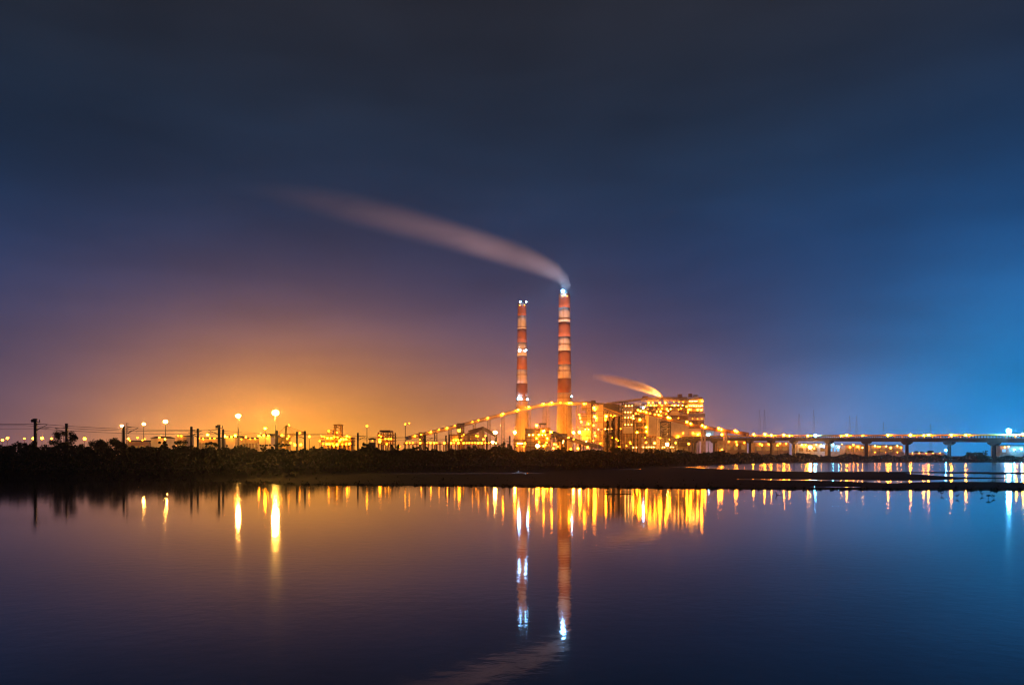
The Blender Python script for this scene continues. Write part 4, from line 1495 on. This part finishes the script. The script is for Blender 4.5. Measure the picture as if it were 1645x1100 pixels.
def stacker():
    d = 440
    root = thing('stacker_reclaimer', land(462, d), 'yellow coal stacker with a tall mast and a slanting boom', 'stacker')
    m = MB()
    top = at(460.5, 683, d)
    for px, w in ((457.5, .8), (459.8, .8)):
        p, q = at(px, 717, d), at(460, 683.5, d)
        m.bar(p, q, w)
    for k in range(6):
        m.bar(at(457.8, 714 - k * 5, d), at(460, 710 - k * 5, d), .3)
    m.build('mast', 'yellow_paint', root)
    b = MB()
    p, q = at(459, 703, d), at(489, 696, d)
    for s in (-1, 1):
        b.bar(p + Vector((0, s, 0)), q + Vector((0, s * .7, 0)), .4, .6)
        b.bar(p + Vector((0, s, 1.7)), q + Vector((0, s * .7, .8)), .35, .4)
    for k in range(9):
        c0, c1 = p.lerp(q, k / 9), p.lerp(q, (k + 1) / 9)
        b.bar(c0 + Vector((0, -1, 0)), c1 + Vector((0, -1, 1.6 - .08 * k)), .25)
    b.build('boom', 'yellow_paint', root)
    s = MB()
    s.bar(top, at(488.5, 695.3, d), .28)
    s.bar(top, at(474, 697.5, d), .22)
    s.bar(top, at(446, 697, d), .28)
    s.build('stay_cable', 'yellow_paint', root)
    c = MB()
    a1, a2 = at(481, 698.5, d), at(486, 692.5, d)
    c.box((a1.x, d - 2, a1.z), (a2.x, d + 2, a2.z))
    c.build('cabin', 'cream_cladding', root)
    hang_lamp(root, at(484, 695.5, d) + Vector((0, -3.2, 0)), .5, S)
    hang_lamp(root, at(463.8, 682.2, d), .4, SS)
    hang_lamp(root, at(466, 701, d) + Vector((0, -2, 0)), .5, S)
    u = MB()
    u1, u2 = at(446, 704, d), at(465, 703, d)
    u.box((u1.x, d - 2.5, u1.z - 1.6), (u2.x, d + 2.5, u2.z))
    for x in (449, 463):
        g = at(x, 717, d)
        u.box((g.x - .8, d - 2, 3.5), (g.x + .8, d + 2, u1.z - 1.6))
    u.build('undercarriage', 'yellow_paint', root)


stacker()


def crusher_tower(root, X0, X1, ZT, d, depth):
    m = MB()
    a, b = at(536, 702, d), at(546, 682.5, d)
    for x in (a.x, b.x):
        m.box((x - .5, d + 2, a.z), (x + .5, d + 3, b.z))
        m.box((x - .5, d + 8, a.z), (x + .5, d + 9, b.z))
    zz = np.linspace(a.z, b.z, 4)
    for i in range(3):
        m.bar((a.x, d + 2.4, zz[i]), (b.x, d + 2.4, zz[i + 1]), .5)
        m.bar((b.x, d + 2.5, zz[i]), (a.x, d + 2.5, zz[i + 1]), .5)
    m.box((a.x - .8, d + 1.5, b.z), (b.x + .8, d + 9.5, b.z + .7))
    m.build('hoist_tower', 'yellow_paint', root)
    a, b = at(524, 697.5, d), at(533, 690, d)
    MB().box((a.x, d + 2, a.z), (b.x, d + 8, b.z)).build('upper_cabin', 'cream_cladding', root)
    hang_lamp(root, Vector(((a.x + b.x) / 2, d - 1.0, b.z - 1)), 1.0, S)
    hang_lamp(root, Vector((at(541, 694, d).x, d + .8, at(541, 694, d).z)), .7, SS)


frame_block('crusher_house', 'crusher house', 'bright yellow lit crusher house with a hoist tower on its roof', 517, 563, 701, 620, 14, [702.5, 707.5, 714], 7,
            [(524, 536, 703, 707, 'cream_cladding', 1), (545, 562, 706, 711, 'cream_cladding', 1), (534, 549, 709, 713.5, 'rusty_steel', 1)],
            [(518, 701.2, .8, S), (522, 701.8, .8, S), (527, 703.5, 1.1, SB), (533, 703.2, 1.1, SB), (538, 701.8, .9, S), (543, 702, .9, S), (546.5, 708, 1.1, SB), (549, 705.5, 1.1, SB), (553, 705.6, 1.0, SB), (557, 705.2, 1.0, SB), (558.5, 700.5, 1.2, SB), (562, 701.8, .9, S),
             (526, 713, 1.2, SB), (530, 713, 1.1, SB), (535, 712.6, .9, S), (537, 716, .9, S), (542.5, 713.8, 1.4, SB), (551, 713.5, .8, TL), (556.5, 713.5, .9, TL), (562, 712.5, 1.1, SB), (520, 713, .7, SS)],
            None, steel='yellow_paint', extra=crusher_tower, back='cream_cladding')
frame_block('frame_building', 'building', 'open frame building with a dark overhanging roof and dark floors', 608, 631, 694, 560, 12, [698, 702, 707.5, 713], 3,
            [(608.5, 615, 698.5, 712, 'cream_cladding', 2), (617, 623, 708, 713, 'rusty_steel', 1)],
            [(613, 701, .7, S), (620, 704.8, .7, TL), (625, 704.8, .7, TL), (629, 705, .7, TL), (611, 706, 1.0, SB), (622, 713, .8, S), (610, 699, .6, SS)], None, steel='rusty_steel',
            extra=lambda root, X0, X1, ZT, d, dp: MB().box((X0 + 1, d - 1.5, ZT + .2), (X1 - 1.6, d + dp + 1, ZT + 1.4)).build('roof', 'roof_sheet', root))


def hut():
    d = 284
    b0 = land(598, d)
    root = thing('lookout_hut', b0, 'small open lookout hut with a flat dark cap roof by the railway', 'hut')
    top = at(598, 704, d)
    w = 1.7
    for sx in (-1, 1):
        for sy in (-1, 1):
            MB().box((b0.x + sx * w * .55 - .08, d + sy * .9 - .08, b0.z - .3), (b0.x + sx * w * .55 + .08, d + sy * .9 + .08, top.z - .3)).build('post', 'bark', root)
    MB().box((b0.x - w * .65, d - 1.1, b0.z - .3), (b0.x + w * .65, d + 1.1, top.z - 1.5)).build('half_wall', 'roof_sheet', root)
    MB().lathe((b0.x, d, top.z - .4), [(w * .95, 0), (w * .8, .22), (w * .3, .5), (.06, .62)], 14).build('roof', 'leaf_dry', root)
    hang_lamp(root, (b0.x, d, top.z - .75), .13, SS)


hut()
# floodlight pair throwing a beam, on one pole
fl = lamp_post(651, 681, 700, .95, 'sodium_small', 'pole with two small floodlights left of the conveyor start', 'globe')
lamp_head(at(657.5, 679.5, 700), .55, S).build('lamp_head', ['sodium_small', 'dark_steel'], fl)
MB().bar(at(651, 681.5, 700), at(657.5, 680.5, 700), .25).build('cross_arm', 'pole_steel', fl)

# pipe rack with the row of lights along the bank
frame_block('pipe_rack', 'pipe rack', 'long low pipe rack carrying the straight row of lights left of the chimneys', 650, 800, 710, 560, 5, [712.5], 24,
            [], [(x, 711.3, r, l, -1.5) for x, r, l in ((653.5, .7, S), (658.5, .6, TL), (663.5, .6, TL), (675.5, .9, SB), (687, .5, TL), (692, .8, SB), (698, .8, SB), (702, .5, TL), (714, .95, SB), (725, .8, SB), (730, .6, TL), (736.5, 1.0, SB), (745, .8, SB),
                                                       (750, .6, TL), (754, .7, TL), (759, .6, TL), (763.5, .7, TL), (768.5, .9, SB), (774, .9, SB), (780, .6, TL), (785, .6, TL), (797, .6, TL))],
            None, steel='rusty_steel', brace=False, colw=.4)
frame_block('transfer_tower', 'tower', 'small dark transfer tower at the lower end of the rising conveyor', 674, 680, 695, 800, 8, [698, 703, 708], 1, [], [(677, 697.8, 1.1, S), (675, 706, .7, SS)], .5, steel='dark_steel')
frame_block('transfer_tower', 'tower', 'transfer tower with a flat cap where the conveyor bends, above the large lamp mast', 735.5, 744.5, 681, 900, 10, [687, 694, 702], 2, [(736, 744, 682, 686, 'cream_cladding', .5), (736, 744, 695, 701, 'cream_cladding', 1)],
            [(739, 690, 1.0, S), (742, 700, .9, S)], .9)
frame_block('coal_shed', 'shed', 'orange clad coal handling shed behind the large lamp mast', 722, 767, 697, 780, 18, [698, 708], 6,
            [(723, 735, 699, 708, 'cream_cladding', .6), (745, 766, 696.5, 707, 'cream_cladding', .6)],
            [(729, 706.8, 1.0, SB), (733, 706.8, 1.2, SB), (737, 706.5, .9, SB), (741, 706.5, .9, TL), (745, 698, .7, S), (768, 700.3, .9, S), (755, 705, .7, SS)], None, steel='yellow_paint')


def gabled():
    d = 720
    root = thing('gabled_shed', land(778, d), 'open gabled shed of thin trusses behind the glaring lamps left of the chimneys', 'shed')
    z0 = 3.5
    for k in range(4):
        y = d + k * 9
        m = MB()
        L, T, Rr = at(752, 692, d), at(776, 685.5, d), at(797, 697.5, d)
        for p, q in ((L, T), (T, Rr)):
            m.bar((p.x, y, p.z), (q.x, y, q.z), .7, .7)
            m.bar((p.x, y, p.z - 2.2), (q.x, y, q.z - 2.2), .45, .45)
            for j in range(7):
                a, b = p.lerp(q, j / 7), p.lerp(q, (j + 1) / 7)
                m.bar((a.x, y, a.z - 2.2), (b.x, y, b.z), .3)
        m.build('roof_truss', 'rusty_steel', root)
        for p in (L, T, Rr):
            MB().box((p.x - .5, y - .5, z0 - .5), (p.x + .5, y + .5, p.z - 1.2)).build('column', 'painted_steel', root)
    a, b = at(769, 705, d), at(778, 690, d)
    MB().box((a.x, d + 4, z0), (b.x, d + 14, b.z)).build('bin', 'cream_cladding', root)
    for lx, ly, r, l in ((776.5, 705.5, 1.0, SB), (765, 700, .9, S), (780, 700, .8, S)):
        p = at(lx, ly, d)
        hang_lamp(root, (p.x, d - 1.5, p.z), r, l)


gabled()


def control_extra(root, X0, X1, ZT, d, depth):
    a, b = at(866.5, 679.5, d), at(877.5, 681.8, d)
    MB().box((a.x, d - 1.5, b.z), (b.x, d + 8, a.z)).build('canopy_roof', 'roof_sheet', root)
    for x in (868.5, 875.5):
        p = at(x, 682, d)
        MB().box((p.x - .3, d + 1, ZT), (p.x + .3, d + 1.6, p.z)).build('canopy_post', 'dark_steel', root)


frame_block('control_building', 'building', 'stacked control building with a small canopy roof between the two chimneys', 845, 883, 686, 760, 16, [689, 698.5, 703, 709, 717], 5,
            [(846, 858.5, 690, 697, 'grey_cladding', -.6), (859, 866, 700, 706, 'cream_cladding', .6), (847, 858, 699.5, 716, 'cream_cladding', .8), (867, 882, 687, 692, 'rusty_steel', 2)],
            [(862, 683.2, 1.6, SB, -1), (872.5, 692.5, 1.7, SB), (874, 691, .9, 'tube_light'), (850, 698.5, .8, TL), (856, 698.5, .8, TL), (865.5, 698, 1.2, SB), (871, 698.6, .7, TL), (876, 698.6, .7, TL), (862, 704, .9, SB), (879, 703.8, 1.1, SB), (885, 693.8, 1.5, SB), (878, 710.5, .9, S),
             (873, 716, 1.1, SB), (876, 714.5, .8, S), (866, 710, .8, S)], None, extra=control_extra, back='cream_cladding')
frame_block('duct_frame', 'structure', 'dark duct frame stepping down between control building and the pink lit gallery', 884, 910, 697, 800, 12, [700, 705, 712], 4, [(886, 896, 698.5, 702, 'roof_sheet', .5), (898, 908, 703, 709, 'roof_sheet', .5)],
            [(890, 713.5, .9, SB), (893, 713.5, .8, S), (904, 711, .8, TL), (905, 708, .7, TL), (896, 717, .8, S)], .6, steel='dark_steel')
frame_block('platform', 'platform', 'low lit platform with a railing at the foot of the shorter chimney', 826, 844, 704, 640, 6, [706, 713], 4, [(828, 843, 706.5, 710, 'rusty_steel', 1)],
            [(832, 712.2, .8, TL), (835.5, 712.2, .8, TL), (838.5, 712.2, .8, TL), (843, 712, .9, S), (830, 716, .6, SS), (841, 717, .7, SS)], None, steel='rusty_steel')

# pale sheds and lit yards seen under the bridge
shed('warehouse', 'orange clad hall under the far part of the bridge near its paired piers', 1212, 1268, 711, 820, 18, 'painted_steel', 1.0, 4, [(1220, 713, .9, S), (1234, 713.5, .8, S), (1252, 712, .9, S), (1262, 712.5, .8, S)])
shed('warehouse', 'orange clad hall under the bridge left of the conveyor end', 1152, 1200, 708, 860, 18, 'painted_steel', 1.0, 4, [(1159, 722, 1.0, S), (1170, 709, .9, S), (1182, 709.5, .9, S), (1195, 711, .8, S)])
shed('warehouse', 'pinkish white lit hall behind the star bright orange lamp under the bridge', 1281, 1327, 713.5, 760, 18, 'white_cladding', 1.0, 4, [(1287, 714, .9, TL), (1293, 714.5, 1.0, SB), (1310, 714, .9, TL), (1318, 714.5, 1.0, TL), (1325, 716, .9, 'blue_lamp_light')])
shed('workshop', 'bluish lit workshop with blue windows under the bridge past the pier', 1333, 1354, 714, 800, 14, 'painted_steel', .8, 4, [(1337, 713.5, .8, 'blue_lamp_light'), (1346, 718, .7, 'blue_lamp_light'), (1351, 714, .8, TL)], 'lit_window_blue', cat='building')
shed('workshop', 'warm lit low workshop under the bridge before the thick middle pier', 1358, 1388, 714.5, 820, 14, 'painted_steel', .8, 4, [(1364, 718, .8, S), (1377, 717, .9, SB), (1384, 719, .8, TL)], cat='building')
shed('warehouse', 'wide white lit hall under the bridge behind an orange lamp', 1398, 1450, 715.5, 830, 18, 'painted_steel', 1.0, 4, [(1404, 716, .8, TL), (1409, 717, .8, S), (1422, 716.5, .8, TL), (1440, 716, .8, TL), (1446, 719, .7, S)])
shed('long_shed', 'long low shed with an orange lit front under the bridge span with blue dusk', 1459, 1517, 727.4, 720, 8, 'painted_steel', .3, 0, [(1464, 727.6, .4, S), (1475, 727.6, .4, S), (1486, 727.6, .4, S), (1497, 727.6, .4, S), (1508, 727.6, .4, S)], doors=0)
shed('long_shed', 'low lit shed with warm lamps under the bridge beside the thick middle pier', 1397, 1452, 726, 700, 8, 'painted_steel', .3, 0, [(1404, 726.4, .4, S), (1421, 726.4, .35, SS), (1440, 726.4, .4, S)], doors=0)
shed('warehouse', 'blue lit hall under the bridge below the huge blue floodlight', 1607, 1652, 716, 800, 16, 'painted_steel', 1.0, 4, [(1612, 718, .8, 'tube_light'), (1618, 717, .7, TL), (1627, 722, 1.0, 'blue_lamp_light'), (1639, 721, 1.0, 'blue_lamp_light')], 'lit_window_blue')

# far power line pylons
for px, y0, w, lab in [(1221, 657, 5, 'tallest far pylon, first of the line above the bridge'), (1229, 657, 5, 'far pylon standing right beside the tallest one'), (1285, 664, 6, 'faint far pylon above the blue lit span'),
                       (1308, 658, 4.5, 'slim far pylon straight above the blue bridge lamp'), (1366, 667, 5, 'left one of the twin far pylons'), (1377, 668, 5, 'right one of the twin far pylons'),
                       (1420, 678, 3.5, 'lone reddish far pylon above a bridge lamp'), (1496, 681, 3.5, 'last faint far pylon above a close pair of bridge lamps')]:
    lattice('pylon', 'pylon', lab, px, w, y0, 733, 1900, 'painted_steel', 'far power line pylons', 9, .22, .07, [(.74, 9), (.84, 8), (.94, 6)])

# ------------------------------------------------------------------ birds and driftwood
def bird(px, py, facing, label, bent=False, s=1.0):
    d = CAM_Z * FOC / (py - HOR)
    x = (px - 822.5) / FOC * d
    f = facing
    root_pts = [(-.17, .20), (-.10, .205), (0, .20), (.08, .215), (.125, .25), (.135, .295), (.15, .325), (.175, .328), (.20, .322), (.235, .312)]
    rs = [.008, .035, .058, .047, .026, .019, .024, .021, .009, .003]
    if bent:
        root_pts = root_pts[:4] + [(.13, .20), (.17, .17), (.205, .14), (.22, .115), (.228, .09), (.235, .05)]
    m = MB()
    m.path([(x + f * a * s, d, b * s) for a, b in root_pts], [r * s for r in rs], 8)
    for o in (-.02, .03):
        m.path([(x + f * o * s, d + o * .6, .16 * s), (x + f * (o - .02) * s, d + o * .6, .08 * s), (x + f * o * s, d + o * .6, -.12)], [.009 * s, .007 * s, .006 * s], 5)
    tag(m.build('wading_bird', 'feather', None, True, (x, d, 0)), label, 'bird', 'wading birds in the shallows')


for b in [(1513, 795.5, 1, 'dark wading bird nearest the mud edge, alone, below a pair of bridge lamps', False, 1.0), (1537.5, 799.7, 1, 'dark wading bird left of the last long orange reflection', False, 1.05),
          (1577.5, 796, -1, 'thin upright wading bird alone right of the last long orange reflection', False, 1.0), (1588, 801, 1, 'largest wading bird, stooping, nearest to the camera', True, 1.4),
          (1596.5, 799.5, -1, 'wading bird just behind the largest stooping one', False, 1.0), (1617.5, 797, 1, 'wading bird farthest along the shallows, below the blue floodlight', False, 1.15)]:
    bird(*b)


def stick(pts, r, label, name='driftwood'):
    P = []
    for px, py, h in pts:
        d = CAM_Z * FOC / (pts[0][1] - HOR) if h else CAM_Z * FOC / (py - HOR)
        q = Vector(((px - 822.5) / FOC * d, d, h))
        P.append(q)
    m = MB()
    m.path(P, [r * (1 - .5 * i / len(P)) for i in range(len(P))], 6)
    tag(m.build(name, 'bark', None, True, tuple(P[0])), label, 'driftwood')


stick([(972, 793, 0), (990, 793.6, 0), (1017, 792.8, 0)], .09, 'long dark log lying on the water below the boiler house reflections')
stick([(1249, 795, 0), (1247, 794, .12), (1246, 794, .32), (1248.5, 794, .42)], .05, 'bent dark branch sticking out of the water beside an orange streak')
stick([(1249, 795.3, 0), (1258, 795.4, 0)], .04, 'thin straight stick floating beside the bent branch')
stick([(818, 789, 0), (818, 789, .2), (816.5, 789, .42), (815, 789, .36)], .03, 'thin hooked twig standing in the water left of the short chimney reflection')


# ------------------------------------------------------------------ smoke
def plume(name, label, pts, d, dens, prof, color, base_d=None, aniso=0.2, nscale=.03):
    """pts: (col, row, half thickness in photo pixels). Soft edged volume inside a tube that follows the drift"""
    P = [at(a, b, d) for a, b, _ in pts]
    R = [r / FOC * d for _, _, r in pts]
    org = P[0].copy()
    # dense resampling
    T = np.linspace(0, len(P) - 1, 400)
    xs = np.interp(T, range(len(P)), [p.x - org.x for p in P])
    zs = np.interp(T, range(len(P)), [p.z - org.z for p in P])
    rs = np.interp(T, range(len(P)), R)
    X0, X1 = float((xs - rs).min()), float((xs + rs).max())
    g = np.linspace(X0, X1, 41)
    g[1:-1] = X1 - (X1 - X0) * (np.linspace(1, 0, 41)[1:-1]) ** 1.6
    cen, half, dep = [], [], []
    for x in g:
        w = rs * rs - (xs - x) ** 2
        ok = w > 0
        if not ok.any():
            k = int(np.argmin(np.abs(xs - x)))
            cen.append(zs[k]); half.append(.3); dep.append(.5)
            continue
        h = np.sqrt(w[ok])
        hi, lo = (zs[ok] + h).max(), (zs[ok] - h).min()
        cen.append((hi + lo) / 2); half.append((hi - lo) / 2)
        dep.append(rs[ok].max())
    Zm, Zs = min(cen) - 1, max(cen) - min(cen) + 2
    Hm = max(max(half), max(dep)) * 1.05
    m = bpy.data.materials.new(name)
    m.use_nodes = True
    nt = m.node_tree
    nt.nodes.clear()
    n = N(nt)
    out = n.new('ShaderNodeOutputMaterial')
    oc = n.new('ShaderNodeTexCoord').outputs['Object']
    sp = n.new('ShaderNodeSeparateXYZ')
    n.put(sp.inputs[0], oc)
    u = n.math('DIVIDE', n.math('SUBTRACT', sp.outputs[0], X0), X1 - X0, clamp=True)

    def curve(vals, scale, off=0.0):
        c = n.new('ShaderNodeFloatCurve')
        cu = c.mapping.curves[0]
        uu = (g - X0) / (X1 - X0)
        vv = (np.array(vals) - off) / scale
        cu.points[0].location = (0, float(vv[0]))
        cu.points[1].location = (1, float(vv[-1]))
        for a, b in zip(uu[1:-1], vv[1:-1]):
            cu.points.new(float(a), float(b))
        for q in cu.points:
            q.handle_type = 'AUTO_CLAMPED'
        c.mapping.update()
        n.put(c.inputs['Value'], u)
        return n.math('MULTIPLY_ADD', c.outputs[0], scale, off)
    zc = curve(cen, Zs, Zm)
    hh = curve(half, Hm)
    dd = curve(dep, Hm)
    nz = n.new('ShaderNodeTexNoise')
    nz.inputs['Scale'].default_value = nscale
    nz.inputs['Detail'].default_value = 5
    mp = n.new('ShaderNodeMapping')
    mp.inputs['Scale'].default_value = (.3, 1, 1)
    mp.inputs['Rotation'].default_value = (0, rad(-18), 0)
    n.put(mp.inputs[0], oc)
    n.put(nz.inputs['Vector'], mp.outputs[0])
    a = n.math('DIVIDE', n.math('SUBTRACT', sp.outputs[2], zc), hh)
    b = n.math('DIVIDE', sp.outputs[1], dd)
    q = n.math('SUBTRACT', 1.0, n.math('ADD', n.math('MULTIPLY', a, a), n.math('MULTIPLY', b, b)), clamp=True)
    q = n.math('POWER', q, 1.8)
    fade = n.new('ShaderNodeFloatCurve')
    cu = fade.mapping.curves[0]
    cu.points[0].location = (0, prof[0][1])
    cu.points[1].location = (1, prof[-1][1])
    for s, v in prof[1:-1]:
        cu.points.new(s, v)
    fade.mapping.update()
    n.put(fade.inputs['Value'], u)
    den = n.math('MULTIPLY', q, fade.outputs[0])
    den = n.math('MULTIPLY', den, n.math('MULTIPLY_ADD', nz.outputs[0], 2.8, -.4, clamp=True))
    den = n.math('MULTIPLY', den, dens)
    v = n.new('ShaderNodeVolumePrincipled')
    n.put(v.inputs['Color'], color)
    n.put(v.inputs['Density'], den)
    v.inputs['Anisotropy'].default_value = aniso
    nt.links.new(v.outputs[0], out.inputs['Volume'])
    MAT[name] = m
    mb = MB()
    mb.path(P, [r * 1.12 for r in R], 14)
    o = mb.build(name, name, None, True, tuple(org))
    o['label'] = label
    o['category'] = 'smoke'
    return o


plume('smoke_plume', 'long thin smoke plume drifting away from the taller chimney', [(907, 467, 6), (908.5, 459, 9), (905, 449, 12), (886, 435, 18), (860, 423, 22), (830, 411, 26), (775, 393.5, 27), (717, 376, 29), (640, 355, 32), (566, 336, 32), (510, 323, 28), (453, 312, 23), (396, 303, 18), (350, 298, 14)],
      1300, .05, [(0, 0), (.1, .02), (.25, .09), (.45, .20), (.7, .36), (.9, .70), (1, 1.0)], (.95, .90, .88))
plume('steam_plume', 'short orange lit steam plume rising off the boiler house roof', [(1064, 638, 2.5), (1058, 633, 5), (1045, 627, 7), (1028, 621, 8.5), (1005, 614, 9.5), (980, 608.5, 9), (952, 604, 7)],
      1120, .5, [(0, 0), (.2, .10), (.5, .40), (.8, .9), (1, 1)], (.98, .96, .94), nscale=.06)

# ------------------------------------------------------------------ night haze round the whole place
HAZE = 0.8e-4
hm = bpy.data.materials.new('haze')
hm.use_nodes = True
hm.node_tree.nodes.clear()
n = N(hm.node_tree)
out = n.new('ShaderNodeOutputMaterial')
v = n.new('ShaderNodeVolumePrincipled')
v.inputs['Color'].default_value = (.92, .92, .92, 1)
v.inputs['Density'].default_value = HAZE
v.inputs['Anisotropy'].default_value = .9
hm.node_tree.links.new(v.outputs[0], out.inputs['Volume'])
MAT['haze'] = hm
hz = MB()
hz.box((-3900, -600, -3), (3900, 3060, 480))
tag(hz.build('haze', 'haze'), kind='stuff')
for o in bpy.data.objects:
    if 'origin' in o:
        del o['origin']
